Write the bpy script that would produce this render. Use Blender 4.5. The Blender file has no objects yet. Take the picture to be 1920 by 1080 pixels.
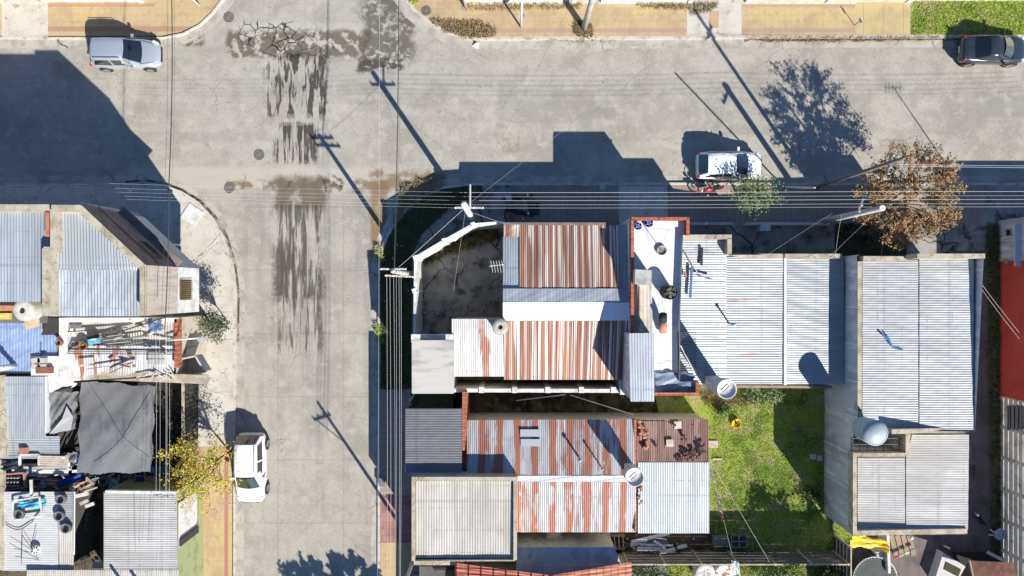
import bpy, bmesh, math, random
from mathutils import Vector, Matrix
R = random.Random(11)
D = bpy.data; SC = bpy.context.scene
# ---------------------------------------------------------------- camera, sky, sun, exposure
S = 30.0; H = 42.0                      # 30 photo pixels per metre on the ground, drone 42 m up
cam = D.objects.new('camera', D.cameras.new('camera')); SC.collection.objects.link(cam)
cam.location = (0, 0, H); cam.rotation_euler = (0, 0, 0)
cam.data.sensor_width = 36; cam.data.lens = 36*H/64.0; cam.data.clip_end = 3000; cam.data.clip_start = .5
SC.camera = cam
EL = math.radians(35.1); sx, sy = .562, -.827
world = D.worlds.new('World'); SC.world = world; world.use_nodes = True
wn = world.node_tree.nodes; bg = wn['Background']
sky = wn.new('ShaderNodeTexSky'); sky.sky_type = 'NISHITA'; sky.sun_disc = False
sky.sun_elevation = EL; sky.sun_rotation = math.atan2(sx, sy); sky.dust_density = 0; sky.ozone_density = 7.0; sky.air_density = .9
hsv = wn.new('ShaderNodeHueSaturation'); hsv.inputs['Saturation'].default_value = 1.02
world.node_tree.links.new(sky.outputs[0], hsv.inputs['Color']); world.node_tree.links.new(hsv.outputs[0], bg.inputs[0]); bg.inputs[1].default_value = .088
ld = D.lights.new('sun', 'SUN'); ld.energy = 5.0; ld.angle = math.radians(.5); ld.color = (1, .955, .88)
sun = D.objects.new('sun', ld); SC.collection.objects.link(sun)
sun.rotation_euler = Vector((-sx*math.cos(EL), -sy*math.cos(EL), -math.sin(EL))).to_track_quat('-Z', 'Y').to_euler()
SC.view_settings.view_transform = 'Standard'; SC.view_settings.look = 'None'
SC.view_settings.gamma = 1; SC.view_settings.exposure = .72
# ---------------------------------------------------------------- helpers
def P(px, py, z=0.0):
    k = (1-z/H)/S
    return Vector(((px-960)*k, (540-py)*k, z))
def lin(c):
    c /= 255.0
    return c/12.92 if c <= .04045 else ((c+.055)/1.055)**2.4
def sl(r, g, b, k=1.65): return tuple(min(.85, lin(v)/k) for v in (r, g, b))
MATS = {}
def M(name, base, rough=.85, metal=0.0, layers=(), bump=None, spec=.15, sheet=None, alpha=None, coat=0):
    if name in MATS: return MATS[name]
    m = D.materials.new(name); m.use_nodes = True; nt = m.node_tree; N = nt.nodes; L = nt.links
    b = N['Principled BSDF']; b.inputs['Roughness'].default_value = rough; b.inputs['Metallic'].default_value = metal
    b.inputs['Specular IOR Level'].default_value = spec; b.inputs['Coat Weight'].default_value = coat
    b.inputs['Coat Roughness'].default_value = .05
    geo = N.new('ShaderNodeNewGeometry')
    def math_(op, a, c=None, d=None):
        n = N.new('ShaderNodeMath'); n.operation = op
        for i, v in enumerate((a, c, d)):
            if v is None: continue
            if isinstance(v, (int, float)): n.inputs[i].default_value = v
            else: L.new(v, n.inputs[i])
        return n.outputs[0]
    def noise(scale, st=(1, 1, 1), seed=0, det=4, src=None, dist=0):
        mp = N.new('ShaderNodeMapping'); mp.inputs['Scale'].default_value = st
        mp.inputs['Location'].default_value = (seed*7.3, seed*3.1, seed*1.7)
        L.new(src or geo.outputs['Position'], mp.inputs[0])
        n = N.new('ShaderNodeTexNoise'); n.inputs['Scale'].default_value = scale; n.inputs['Detail'].default_value = det
        n.inputs['Roughness'].default_value = .6; n.inputs['Distortion'].default_value = dist
        L.new(mp.outputs[0], n.inputs[0]); return n.outputs[0]
    def mrange(v, lo, hi, a=0, c=1):
        n = N.new('ShaderNodeMapRange'); n.clamp = True
        for k, x in zip(('From Min', 'From Max', 'To Min', 'To Max'), (lo, hi, a, c)): n.inputs[k].default_value = x
        L.new(v, n.inputs[0]); return n.outputs[0]
    sep = N.new('ShaderNodeSeparateXYZ'); L.new(geo.outputs['Position'], sep.inputs[0])
    ax = {'x': sep.outputs[0], 'y': sep.outputs[1], 'z': sep.outputs[2]}
    rgb = N.new('ShaderNodeRGB'); rgb.outputs[0].default_value = (*base, 1); cur = rgb.outputs[0]
    for col, o in layers:
        kind = o.get('kind', 'noise'); seed = o.get('seed', len(N) % 17)
        lo, hi = o.get('lo', .5), o.get('hi', .6)
        if kind == 'noise':
            f = mrange(noise(o.get('scale', 1), o.get('st', (1, 1, 1)), seed, o.get('det', 5), dist=o.get('dist', 0)), lo, hi)
        elif kind == 'crack':
            nz = N.new('ShaderNodeTexNoise'); nz.inputs['Scale'].default_value = o.get('jscale', 1.5); nz.inputs['Detail'].default_value = 4
            L.new(geo.outputs['Position'], nz.inputs[0])
            va = N.new('ShaderNodeVectorMath'); va.operation = 'MULTIPLY_ADD'
            L.new(nz.outputs['Color'], va.inputs[0]); j = o.get('jit', .5); va.inputs[1].default_value = (j, j, 0)
            L.new(geo.outputs['Position'], va.inputs[2])
            vo = N.new('ShaderNodeTexVoronoi'); vo.feature = 'DISTANCE_TO_EDGE'; vo.inputs['Scale'].default_value = o.get('scale', .5)
            L.new(va.outputs[0], vo.inputs['Vector'])
            f = mrange(vo.outputs['Distance'], o.get('w', .006), o.get('w', .006)*2, 1, 0)
            f = math_('MULTIPLY', f, mrange(noise(.35, seed=seed), .45, .6))
        elif kind == 'stripe':      # period, width in metres, wobble
            p = o['period']
            v = math_('ADD', ax[o.get('axis', 'x')], math_('MULTIPLY', noise(o.get('scale', 2), o.get('st', (1, 1, 1)), seed, o.get('det', 2)), o.get('wob', 0)))
            t = math_('ABSOLUTE', math_('SUBTRACT', math_('FRACT', math_('ADD', math_('DIVIDE', v, p), o.get('ph', 0))), .5))
            e = o['width']/p/2; f = mrange(t, e, e+o.get('soft', .02), 1, 0)
        elif kind == 'all': f = mrange(ax['x'], -9999, -9998)
        if 'mul' in o:
            q = o['mul']; f = math_('MULTIPLY', f, mrange(noise(q[0], q[3] if len(q) > 3 else (1, 1, 1), seed+3), q[1], q[2]))
        if 'box' in o:
            x0, y0, x1, y1, so = o['box']; zz = o.get('z', 0); a = P(x0, y1, zz); c = P(x1, y0, zz); so /= S
            jn = math_('MULTIPLY', math_('SUBTRACT', noise(o.get('bj', 1.2), seed=seed+5), .5), o.get('bja', so*2))
            X = math_('ADD', ax['x'], jn); Y = math_('ADD', ax['y'], jn)
            for v, q0, q1 in ((X, a.x-so, a.x), (Y, a.y-so, a.y)): f = math_('MULTIPLY', f, mrange(v, q0, q1))
            for v, q0, q1 in ((X, c.x, c.x+so), (Y, c.y, c.y+so)): f = math_('MULTIPLY', f, mrange(v, q0, q1, 1, 0))
        if 'fac' in o: f = math_('MULTIPLY', f, o['fac'])
        mx = N.new('ShaderNodeMix'); mx.data_type = 'RGBA'
        L.new(f, mx.inputs[0]); L.new(cur, mx.inputs[6]); mx.inputs[7].default_value = (*col, 1); cur = mx.outputs[2]
    if sheet:                       # separate sheets differ slightly in tone
        axn, wd, amt = sheet
        w = N.new('ShaderNodeTexWhiteNoise'); w.noise_dimensions = '1D'; L.new(math_('FLOOR', math_('DIVIDE', ax[axn], wd)), w.inputs['W'])
        hs = N.new('ShaderNodeHueSaturation'); L.new(mrange(w.outputs['Value'], 0, 1, 1-amt, 1+amt), hs.inputs['Value']); L.new(cur, hs.inputs['Color']); cur = hs.outputs[0]
    L.new(cur, b.inputs['Base Color'])
    if bump:
        bn = N.new('ShaderNodeBump'); bn.inputs['Strength'].default_value = bump[1]; bn.inputs['Distance'].default_value = bump[2] if len(bump) > 2 else .03
        L.new(noise(bump[0], det=6), bn.inputs['Height']); L.new(bn.outputs[0], b.inputs['Normal'])
    if alpha is not None: b.inputs['Alpha'].default_value = alpha
    MATS[name] = m; return m
def org(o):
    v = Vector((0, 0, 0))
    while o: v += o.location; o = o.parent
    return v
class MB:
    def __init__(s): s.v = []; s.f = []
    def poly(s, pts):
        i = len(s.v); s.v += [Vector(p) for p in pts]; s.f.append(tuple(range(i, i+len(pts)))); return s
    def prism(s, top, zb):            # top: world points, extruded straight down to zb
        n = len(top); i = len(s.v); s.v += [Vector(p) for p in top]+[Vector((p[0], p[1], zb)) for p in top]
        s.f.append(tuple(range(i, i+n))); s.f.append(tuple(range(i+2*n-1, i+n-1, -1)))
        for k in range(n): q = (k+1) % n; s.f.append((i+k, i+n+k, i+n+q, i+q))
        return s
    def walls(s, top, zb, closed=True):
        n = len(top)
        for k in range(n if closed else n-1):
            a, b = Vector(top[k]), Vector(top[(k+1) % n]); s.poly([a, b, Vector((b.x, b.y, zb)), Vector((a.x, a.y, zb))])
        return s
    def box(s, c, size, rz=0, tilt=None):
        m = Matrix.Rotation(rz, 3, 'Z')
        if tilt: m = m @ Matrix.Rotation(tilt[0], 3, 'X') @ Matrix.Rotation(tilt[1], 3, 'Y')
        i = len(s.v); c = Vector(c)
        for x, y, z in ((-1,-1,-1),(1,-1,-1),(1,1,-1),(-1,1,-1),(-1,-1,1),(1,-1,1),(1,1,1),(-1,1,1)):
            s.v.append(c + m @ Vector((x*size[0]/2, y*size[1]/2, z*size[2]/2)))
        for f in ((3,2,1,0),(4,5,6,7),(0,1,5,4),(1,2,6,5),(2,3,7,6),(3,0,4,7)): s.f.append(tuple(i+k for k in f))
        return s
    def seg(s, a, b, w, z0, z1):      # wall segment between two points
        a = Vector(a); b = Vector(b); d = b-a; L = math.hypot(d.x, d.y)
        return s.box(((a.x+b.x)/2, (a.y+b.y)/2, (z0+z1)/2), (L, w, z1-z0), math.atan2(d.y, d.x))
    def tube(s, a, b, r, r2=None, n=8, caps=True):
        a = Vector(a); b = Vector(b); d = (b-a)
        if d.length < 1e-6: return s
        q = d.to_track_quat('Z', 'Y'); r2 = r if r2 is None else r2; i = len(s.v)
        for p, rr in ((a, r), (b, r2)):
            for k in range(n):
                t = 2*math.pi*k/n; s.v.append(p + q @ Vector((math.cos(t)*rr, math.sin(t)*rr, 0)))
        for k in range(n): s.f.append((i+k, i+(k+1) % n, i+n+(k+1) % n, i+n+k))
        if caps: s.f.append(tuple(range(i+n-1, i-1, -1))); s.f.append(tuple(range(i+n, i+2*n)))
        return s
    def path(s, pts, r, n=6):
        for a, b in zip(pts[:-1], pts[1:]): s.tube(a, b, r, n=n)
        return s
    def cable(s, a, b, r=.016, sag=.3, n=14):
        a = Vector(a); b = Vector(b); pts = []
        for k in range(n+1):
            t = k/n; p = a.lerp(b, t); p.z -= sag*4*t*(1-t); pts.append(p)
        return s.path(pts, r, 5)
    def lathe(s, c, prof, n=24, M3=None):
        i = len(s.v); c = Vector(c); m = len(prof)
        for r, z in prof:
            for k in range(n):
                t = 2*math.pi*k/n; p = Vector((math.cos(t)*r, math.sin(t)*r, z))
                s.v.append(c + (M3 @ p if M3 else p))
        for j in range(m-1):
            for k in range(n): q = (k+1) % n; s.f.append((i+j*n+k, i+j*n+q, i+(j+1)*n+q, i+(j+1)*n+k))
        return s
    def corr(s, A, B, C, Dd, pitch=.14, amp=.022, k=4, nrow=6, wob=.006):   # waves run across A->B, ridges run A->D
        A, B, C, Dd = map(Vector, (A, B, C, Dd)); n = max(4, int((B-A).length/pitch*k)); i = len(s.v)
        for r in range(nrow+1):
            t = r/nrow
            for q in range(n+1):
                u = q/n; p = A.lerp(B, u).lerp(Dd.lerp(C, u), t)
                p.z += amp*math.sin(2*math.pi*q/k) + wob*math.sin(q*.37+r*2.1)+wob*math.sin(q*.11+r*.9)*2
                s.v.append(p)
        w = n+1
        for r in range(nrow):
            for q in range(n): s.f.append((i+r*w+q, i+r*w+q+1, i+(r+1)*w+q+1, i+(r+1)*w+q))
        return s
    def build(s, name, mat, parent=None, smooth=False, origin=None):
        if parent is not None: o3 = org(parent)
        elif origin is not None: o3 = Vector(origin)
        else:
            xs = [v.x for v in s.v]; ys = [v.y for v in s.v]
            o3 = Vector(((min(xs)+max(xs))/2, (min(ys)+max(ys))/2, min(v.z for v in s.v)))
        me = D.meshes.new(name); me.from_pydata([tuple(v-o3) for v in s.v], [], s.f); me.update()
        if smooth:
            me.polygons.foreach_set('use_smooth', [True]*len(me.polygons))
        me.materials.append(mat)
        o = D.objects.new(name, me); SC.collection.objects.link(o)
        if parent is not None: o.parent = parent
        else: o.location = o3
        return o
def thing(name, label, cat, loc=(0, 0, 0), group=None, rz=0):
    o = D.objects.new(name, None); SC.collection.objects.link(o); o.location = loc; o.rotation_euler = (0, 0, rz)
    o.empty_display_size = .3
    o['label'] = label; o['category'] = cat
    if group: o['group'] = group
    return o
def tag(o, label, cat, group=None, kind=None):
    o['label'] = label; o['category'] = cat
    if group: o['group'] = group
    if kind: o['kind'] = kind
    return o
def struct(o): o['kind'] = 'structure'; return o
def dup(root, loc, rz, label, group=None):
    def cp(o, par):
        c = o.copy(); SC.collection.objects.link(c); c.parent = par
        for ch in list(o.children): cp(ch, c)
        return c
    r = cp(root, None); r.location = loc; r.rotation_euler = (0, 0, rz); r['label'] = label
    if group: r['group'] = group
    return r
def sheet(name, pts, z, mat):
    return struct(MB().poly([P(x, y, z) for x, y in pts]).build(name, mat))
def rect(x0, y0, x1, y1): return [(x0, y1), (x1, y1), (x1, y0), (x0, y0)]
# ---------------------------------------------------------------- materials
asph = sl(186, 180, 172); conc = sl(205, 198, 188); dk = (.035, .033, .030)
def rl(r, g, b): return sl(r, g, b*.985, 1.6)
ROAD = M('road_surface', rl(204, 197, 186), .92, layers=[
    (rl(188, 180, 170), dict(scale=.5, lo=.45, hi=.6)), (rl(212, 204, 194), dict(scale=.28, lo=.5, hi=.62, seed=4)),
    (rl(128, 123, 117), dict(scale=9, lo=.5, hi=.75, fac=.3, seed=2)), (rl(150, 145, 138), dict(scale=18, lo=.5, hi=.7, fac=.4, seed=3)), (rl(240, 234, 226), dict(scale=10, lo=.56, hi=.7, fac=.6, seed=8)),
    (rl(176, 170, 160), dict(scale=.9, st=(.08, 1, 1), lo=.52, hi=.66, box=(-900, 80, 3000, 330, 20), fac=.5)),
    (rl(168, 163, 158), dict(scale=1.1, st=(1, .05, 1), lo=.52, hi=.68, box=(455, 350, 700, 3000, 25), fac=.55)),
    (rl(168, 164, 158), dict(kind='noise', scale=.9, lo=.5, hi=.52, box=(930, 165, 1460, 240, 6), fac=.35, seed=6)),
    (rl(130, 122, 112), dict(kind='crack', scale=.22, w=.003, jit=.7, fac=.4)),
    (rl(140, 132, 122), dict(kind='crack', scale=.9, w=.008, jit=.4, fac=.5, box=(900, 170, 1450, 250, 20))),
    (rl(182, 176, 168), dict(kind='all', box=(935, 170, 1065, 228, 5), fac=0.5, bj=1.5, bja=.5)),
    (rl(170, 165, 158), dict(kind='all', box=(1085, 205, 1150, 222, 5), fac=0.45, bj=1.5, bja=.5)),
    (rl(186, 180, 172), dict(kind='all', box=(1215, 188, 1330, 238, 5), fac=0.5, bj=1.5, bja=.5)),
    (rl(180, 174, 166), dict(kind='all', box=(1340, 200, 1450, 250, 5), fac=0.4, bj=1.5, bja=.5)),
    (rl(172, 168, 162), dict(kind='all', box=(1850, 178, 2000, 215, 5), fac=0.5, bj=1.5, bja=.5)),
    (rl(176, 171, 165), dict(kind='all', box=(1780, 205, 1850, 235, 5), fac=0.4, bj=1.5, bja=.5)),
    (rl(190, 182, 172), dict(kind='all', box=(600, 500, 640, 760, 5), fac=0.35, bj=1.5, bja=.5)),
    (rl(212, 205, 195), dict(kind='all', box=(470, 700, 520, 1000, 5), fac=0.4, bj=1.5, bja=.5)),
    (rl(210, 203, 193), dict(kind='all', box=(560, 120, 960, 150, 5), fac=0.4, bj=1.5, bja=.5)),
    (rl(178, 172, 164), dict(kind='all', box=(250, 250, 500, 262, 5), fac=0.35, bj=1.5, bja=.5)),
    (rl(168, 162, 154), dict(scale=.45, st=(.12, 1, 1), lo=.55, hi=.66, box=(-900, 150, 3000, 240, 40), fac=.4, seed=21)),
    (rl(170, 164, 156), dict(scale=.5, st=(1, .08, 1), lo=.54, hi=.66, box=(470, 380, 690, 3000, 25), fac=.45, seed=22)),
    (rl(176, 150, 118), dict(scale=1.5, lo=.42, hi=.55, box=(945, 262, 972, 284, 6), fac=.7, bja=.5)),
    (rl(172, 166, 158), dict(scale=1.9, lo=.50, hi=.64, fac=.3, seed=31, det=8)), (rl(220, 213, 203), dict(scale=1.3, lo=.54, hi=.66, fac=.5, seed=33, det=8)),
    (rl(120, 112, 102), dict(scale=3.4, lo=.65, hi=.70, fac=.5, seed=35, det=9)),
    # joints of the concrete slabs
    (rl(150, 142, 132), dict(kind='stripe', axis='y', period=3.95, width=.05, soft=.006, ph=.2, box=(452, 380, 700, 3000, 4), fac=.28, wob=.15)),
    (rl(150, 142, 132), dict(kind='stripe', axis='x', period=4.1, width=.05, soft=.006, ph=.05, box=(452, 380, 700, 3000, 4), fac=.28, wob=.15)),
    # light slabs of the crossing gutters, mud, damp streaks
    (rl(216, 208, 196), dict(kind='all', box=(250, 318, 700, 352, 8), fac=.8, bj=3)),
    (rl(214, 208, 198), dict(kind='all', box=(440, 46, 720, 108, 6), fac=.7, bj=3)),
    (rl(116, 106, 92), dict(scale=1.6, lo=.42, hi=.5, box=(430, 62, 690, 104, 10), fac=.85, seed=3)),
    (rl(104, 96, 88), dict(scale=2.2, lo=.40, hi=.50, dist=.6, det=9, box=(690, -60, 768, 104, 24), fac=.8, seed=9, bja=1.8, bj=1.2)),
    (rl(78, 74, 70), dict(scale=3, lo=.4, hi=.5, box=(676, 112, 752, 128, 8), fac=.9, seed=12, bja=.8)),
    (rl(112, 95, 72), dict(scale=2.2, lo=.40, hi=.5, box=(345, 60, 378, 84, 6), fac=.8, seed=5, bja=.8)),
    (rl(140, 118, 92), dict(scale=1.6, lo=.44, hi=.54, det=8, box=(430, 341, 745, 353, 8), fac=.8, seed=1, bja=.9)),
    (rl(128, 114, 96), dict(scale=.8, lo=.30, hi=.42, box=(520, 340, 605, 385, 14), fac=.9, seed=2, bja=1.2)),
    (rl(158, 132, 98), dict(scale=1.1, lo=.30, hi=.45, box=(698, 345, 722, 485, 8), fac=.9, seed=7, bja=.5)),
    (rl(150, 124, 92), dict(scale=1.1, lo=.38, hi=.5, box=(700, 325, 835, 350, 10), fac=.8, seed=13, bja=.8)),
    (rl(64, 60, 56), dict(scale=3.0, st=(1, .18, 1), lo=.47, hi=.53, dist=.3, det=9, box=(506, 106, 607, 212, 14), fac=.88, seed=5, bj=4, bja=.9)),
    (rl(76, 70, 66), dict(scale=3.0, st=(1, .09, 1), lo=.45, hi=.50, box=(520, 236, 590, 300, 10), fac=.92, seed=15, bj=4, bja=.7)),
    (rl(82, 76, 69), dict(scale=2.4, st=(1, .10, 1), lo=.455, hi=.53, dist=.4, det=10, box=(520, 388, 602, 555, 16), fac=.8, seed=4, bj=4, bja=.9)),
    (rl(100, 92, 84), dict(scale=3.2, st=(1, .09, 1), lo=.49, hi=.57, dist=.4, det=10, box=(530, 480, 595, 650, 22), fac=.85, seed=11, bj=3, bja=1.2)),
    (rl(40, 36, 32), dict(kind='crack', scale=1.4, w=.022, jit=.5, fac=.9, box=(450, 44, 625, 106, 8))),
    (rl(70, 52, 36), dict(kind='crack', scale=.5, w=.012, jit=.7, fac=.8, box=(445, 330, 640, 356, 6))),
    ], bump=(16, .5, .03))
GUT = M('gutter_concrete', rl(216, 209, 198), .9, layers=[(rl(190, 182, 170), dict(scale=1.2, lo=.45, hi=.62)), (rl(160, 148, 130), dict(scale=3, lo=.58, hi=.7, fac=.7)),
    (rl(120, 112, 100), dict(kind='crack', scale=.35, w=.004, jit=.5)), (rl(150, 142, 130), dict(scale=20, lo=.55, hi=.75, fac=.5))], bump=(20, .4, .02))
KERB = M('kerb_concrete', sl(236, 228, 214), .9, layers=[(sl(190, 180, 164), dict(scale=2.2, lo=.5, hi=.66)), (sl(120, 108, 92), dict(scale=6, lo=.62, hi=.72, fac=.6))], bump=(20, .4, .02))
WALK = M('sidewalk_concrete', sl(242, 235, 222), .9, layers=[(sl(226, 217, 202), dict(scale=.8, lo=.42, hi=.6)), (sl(240, 234, 222), dict(scale=1.6, lo=.52, hi=.6, seed=6)),
    (sl(150, 136, 118), dict(scale=2.6, lo=.58, hi=.72, fac=.7)), (sl(150, 138, 122), dict(kind='crack', scale=.35, w=.0025, jit=.6)), (sl(150, 142, 130), dict(scale=24, lo=.55, hi=.75, fac=.5))], bump=(18, .5, .02))
YTILE = M('yellow_paving_tile', sl(228, 202, 158), .85, layers=[(sl(214, 186, 144), dict(scale=.9, lo=.45, hi=.6)), (sl(230, 206, 152), dict(scale=.5, lo=.5, hi=.56, seed=3)),
    (sl(206, 158, 130), dict(kind='all', box=(90, 52, 420, 60, 1.5), fac=.85, bja=.02)), (sl(206, 158, 130), dict(kind='all', box=(90, 9, 290, 14, 1.5), fac=.85, bja=.02)),
    (sl(200, 166, 152), dict(kind='all', box=(930, 56, 1605, 62, 1.5), fac=.7, bja=.02)), (sl(200, 166, 152), dict(kind='all', box=(1395, 9, 1605, 15, 1.5), fac=.7, bja=.02)),
    (sl(204, 150, 132), dict(kind='all', box=(371, 700, 376, 2000, 1), bja=.02)), (sl(204, 150, 132), dict(kind='all', box=(423, 700, 429, 2000, 1), bja=.02)),
    (sl(190, 164, 128), dict(kind='stripe', axis='x', period=.4, width=.02, soft=.03, fac=.35)), (sl(190, 164, 128), dict(kind='stripe', axis='y', period=.4, width=.02, soft=.03, fac=.35)),
    (sl(190, 172, 140), dict(scale=2.2, lo=.55, hi=.7, fac=.7)), (sl(170, 140, 110), dict(scale=22, lo=.56, hi=.72, fac=.5))], bump=(14, .3, .02))
CTILE = M('cream_paving', sl(226, 206, 152), .85, layers=[(sl(206, 182, 140), dict(scale=.9, lo=.5, hi=.7)), (sl(180, 158, 122), dict(scale=20, lo=.55, hi=.75, fac=.5)), (sl(160, 140, 110), dict(kind='stripe', axis='x', period=1.25, width=.03, soft=.01, fac=.5))], bump=(14, .3, .02))
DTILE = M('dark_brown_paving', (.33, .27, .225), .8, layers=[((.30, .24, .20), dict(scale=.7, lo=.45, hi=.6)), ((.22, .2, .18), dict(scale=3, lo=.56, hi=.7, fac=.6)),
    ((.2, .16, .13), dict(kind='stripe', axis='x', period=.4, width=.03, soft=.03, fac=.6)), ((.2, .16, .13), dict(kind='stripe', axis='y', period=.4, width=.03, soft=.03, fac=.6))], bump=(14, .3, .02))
PTILE = M('pink_paving', sl(206, 160, 150), .85, layers=[(sl(170, 128, 122), dict(scale=1.2, lo=.45, hi=.65)), (sl(150, 110, 100), dict(kind='stripe', axis='y', period=.4, width=.03, soft=.03, fac=.5)), (sl(150, 110, 100), dict(kind='stripe', axis='x', period=.4, width=.03, soft=.03, fac=.5))], bump=(14, .3, .02))
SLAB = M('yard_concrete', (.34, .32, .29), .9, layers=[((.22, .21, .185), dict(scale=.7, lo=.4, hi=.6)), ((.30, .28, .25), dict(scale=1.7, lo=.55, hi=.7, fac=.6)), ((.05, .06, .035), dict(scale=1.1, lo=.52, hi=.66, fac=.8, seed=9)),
    ((.04, .04, .035), dict(kind='crack', scale=.45, w=.010, jit=.6))], bump=(12, .5, .03))
MOSS = M('mossy_concrete', sl(118, 104, 76), .95, layers=[(sl(70, 62, 44), dict(scale=1.2, lo=.42, hi=.6)), (sl(150, 136, 104), dict(scale=2.2, lo=.54, hi=.7)), (sl(50, 40, 30), dict(kind='crack', scale=.8, w=.02, jit=.5))], bump=(12, .5, .03))
PATIO = M('patio_paving', (.17, .135, .125), .85, layers=[((.11, .09, .085), dict(scale=.8, lo=.45, hi=.6)), ((.22, .19, .18), dict(scale=9, lo=.54, hi=.7, fac=.7)), ((.09, .08, .075), dict(kind='stripe', axis='x', period=1.3, width=.04, soft=.02, fac=.5))], bump=(12, .4, .03))
EARTH = M('bare_earth', (.13, .10, .07), .97, layers=[((.07, .055, .04), dict(scale=1.2, lo=.42, hi=.6)), ((.20, .16, .11), dict(scale=6, lo=.55, hi=.7))], bump=(10, .8, .05))
GRASSG = M('grass_ground', (.27, .33, .06), .97, layers=[((.37, .33, .15), dict(scale=1.1, lo=.48, hi=.64)), ((.12, .19, .03), dict(scale=.6, lo=.5, hi=.6, seed=4)), ((.34, .28, .17), dict(scale=1.9, lo=.60, hi=.7, seed=8)), ((.03, .05, .012), dict(scale=16, lo=.5, hi=.68))], bump=(12, .9, .06))
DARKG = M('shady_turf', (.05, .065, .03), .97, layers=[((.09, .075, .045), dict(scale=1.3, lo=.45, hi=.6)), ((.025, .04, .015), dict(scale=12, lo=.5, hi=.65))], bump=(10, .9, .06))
def galv(name, c, axis='y', rust=0, dirt=.5, seed=0, lo=.56, rough=.42, metal=.35, rcol=None, extra=()):
    st = (1, .07, 0) if axis == 'y' else (.07, 1, 0); o = 'x' if axis == 'y' else 'y'
    c2 = tuple(v*.80 for v in c); c3 = tuple(v*.6 for v in c)
    la = [(c2, dict(scale=1.4, st=st, lo=.45, hi=.6, seed=seed)), (c3, dict(scale=7, st=st, lo=.6, hi=.72, fac=dirt, seed=seed+2)), (tuple(v*.72 for v in c), dict(scale=.7, lo=.54, hi=.68, fac=dirt, seed=seed+1))]
    if rust:
        la.append((rcol or (.32, .145, .10), dict(scale=1.9, st=(1, .10, 0) if axis == 'y' else (.10, 1, 0), lo=lo, hi=lo+.025, seed=seed+4, fac=rust, det=6)))
        la.append(((.20, .08, .05), dict(scale=5, st=st, lo=lo+.05, hi=lo+.1, seed=seed+4, fac=rust*.6)))
    la.append((c3, dict(kind='stripe', axis=o, period=.82, width=.025, soft=.02, fac=.5)))
    la.append((tuple(v*.45 for v in c), dict(kind='stripe', axis=axis, period=1.27, width=.035, soft=.02, ph=.3, mul=(7, .50, .58), fac=.7)))
    la.append((tuple(v*.62 for v in c), dict(kind='stripe', axis=axis, period=3.3, width=.03, soft=.03, ph=.15, wob=.05, fac=.6)))
    la.append((tuple(v*w for v, w in zip(c, (.74, .68, .60))), dict(scale=2.6, st=st, lo=.56, hi=.68, fac=dirt, seed=seed+6)))
    la.append((tuple(v*w for v, w in zip(c, (.80, .79, .77))), dict(scale=.33, lo=.46, hi=.60, fac=.8, seed=seed+8)))
    return M(name, c, rough, metal, la+list(extra), spec=.4, sheet=(o, .82, .05))
G_LIGHT = galv('galvanised_sheet', (.375, .41, .44), metal=.1)
G_LIGHTX = galv('galvanised_sheet_crosswise', (.36, .385, .405), 'x', seed=3, metal=.1)
G_WHITE = galv('white_painted_sheet', (.44, .45, .46), 'x', seed=5, rough=.5, metal=.1, dirt=.35)
G_BEIGE = galv('beige_fibre_sheet', (.50, .47, .42), 'y', seed=6, rough=.8, metal=0)
G_BEIGEX = galv('beige_fibre_sheet_crosswise', (.49, .475, .45), 'x', seed=7, rough=.8, metal=0)
G_RUSTY = galv('rust_patched_sheet', (.46, .475, .49), 'y', rust=1, seed=2, lo=.52, metal=.1, rough=.6, dirt=.25, extra=[((.33, .13, .085), dict(kind='stripe', axis='x', period=1.02, width=.36, soft=.02, wob=.40, scale=2.2, st=(1, .22, 0), det=6, mul=(1.1, .40, .43, (1, .25, 0)))), ((.20, .085, .06), dict(scale=5, st=(1, .06, 0), lo=.56, hi=.64, fac=.5, seed=3))])
G_RUSTX = galv('rust_streaked_sheet', (.37, .39, .40), 'x', rust=.9, seed=9, lo=.63, metal=.2, rough=.55)
G_FEWRUST = galv('lightly_rusted_sheet', (.54, .54, .54), 'y', rust=1, seed=12, dirt=.3, lo=.545, metal=.1, rough=.6)
G_BROWN = galv('brown_rusted_sheet', (.30, .20, .165), 'y', rust=.8, seed=4, lo=.5, metal=0, rough=.85, rcol=(.17, .09, .07))
G_DARK = galv('dark_grey_sheet', (.20, .20, .21), 'x', seed=4, metal=.3, rough=.5)
G_BLUE = galv('blue_painted_sheet', (.25, .34, .52), 'y', seed=4, metal=.1, rough=.5, dirt=.4)
RRX = 1
rr = dict(kind='stripe', axis='x', period=.405, width=.25, soft=.05, wob=.09, st=(1, .03, 0), scale=3)
G_STRIPE = M('rust_striped_sheet', (.60, .58, .53), .6, .05, [((.68, .67, .62), dict(scale=1.6, det=1, st=(1, .03, 0), lo=.5, hi=.6)), ((.29, .13, .09), dict(rr, seed=2)),
    ((.35, .18, .135), dict(kind='noise', det=1, scale=5, st=(1, .01, 0), lo=.5, hi=.56, fac=.55, seed=3)), ((.62, .58, .52), dict(kind='noise', det=1, scale=6.5, st=(1, .012, 0), lo=.585, hi=.60, fac=.85, seed=14)), ((.36, .21, .10), dict(kind='noise', det=1, scale=8, st=(1, .012, 0), lo=.58, hi=.62, fac=.7, seed=9)), ((.14, .05, .035), dict(scale=4, det=2, st=(1, .03, 0), lo=.56, hi=.66, fac=.7))], sheet=('x', .82, .06))
PARA = M('parapet_render', sl(226, 214, 192), .9, layers=[(sl(196, 182, 158), dict(scale=1.4, lo=.45, hi=.6)), (sl(150, 136, 114), dict(scale=5, lo=.56, hi=.72, fac=.7)), (sl(110, 100, 84), dict(kind='crack', scale=1.1, w=.01, jit=.3, fac=.8))], bump=(14, .5, .02))
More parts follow.
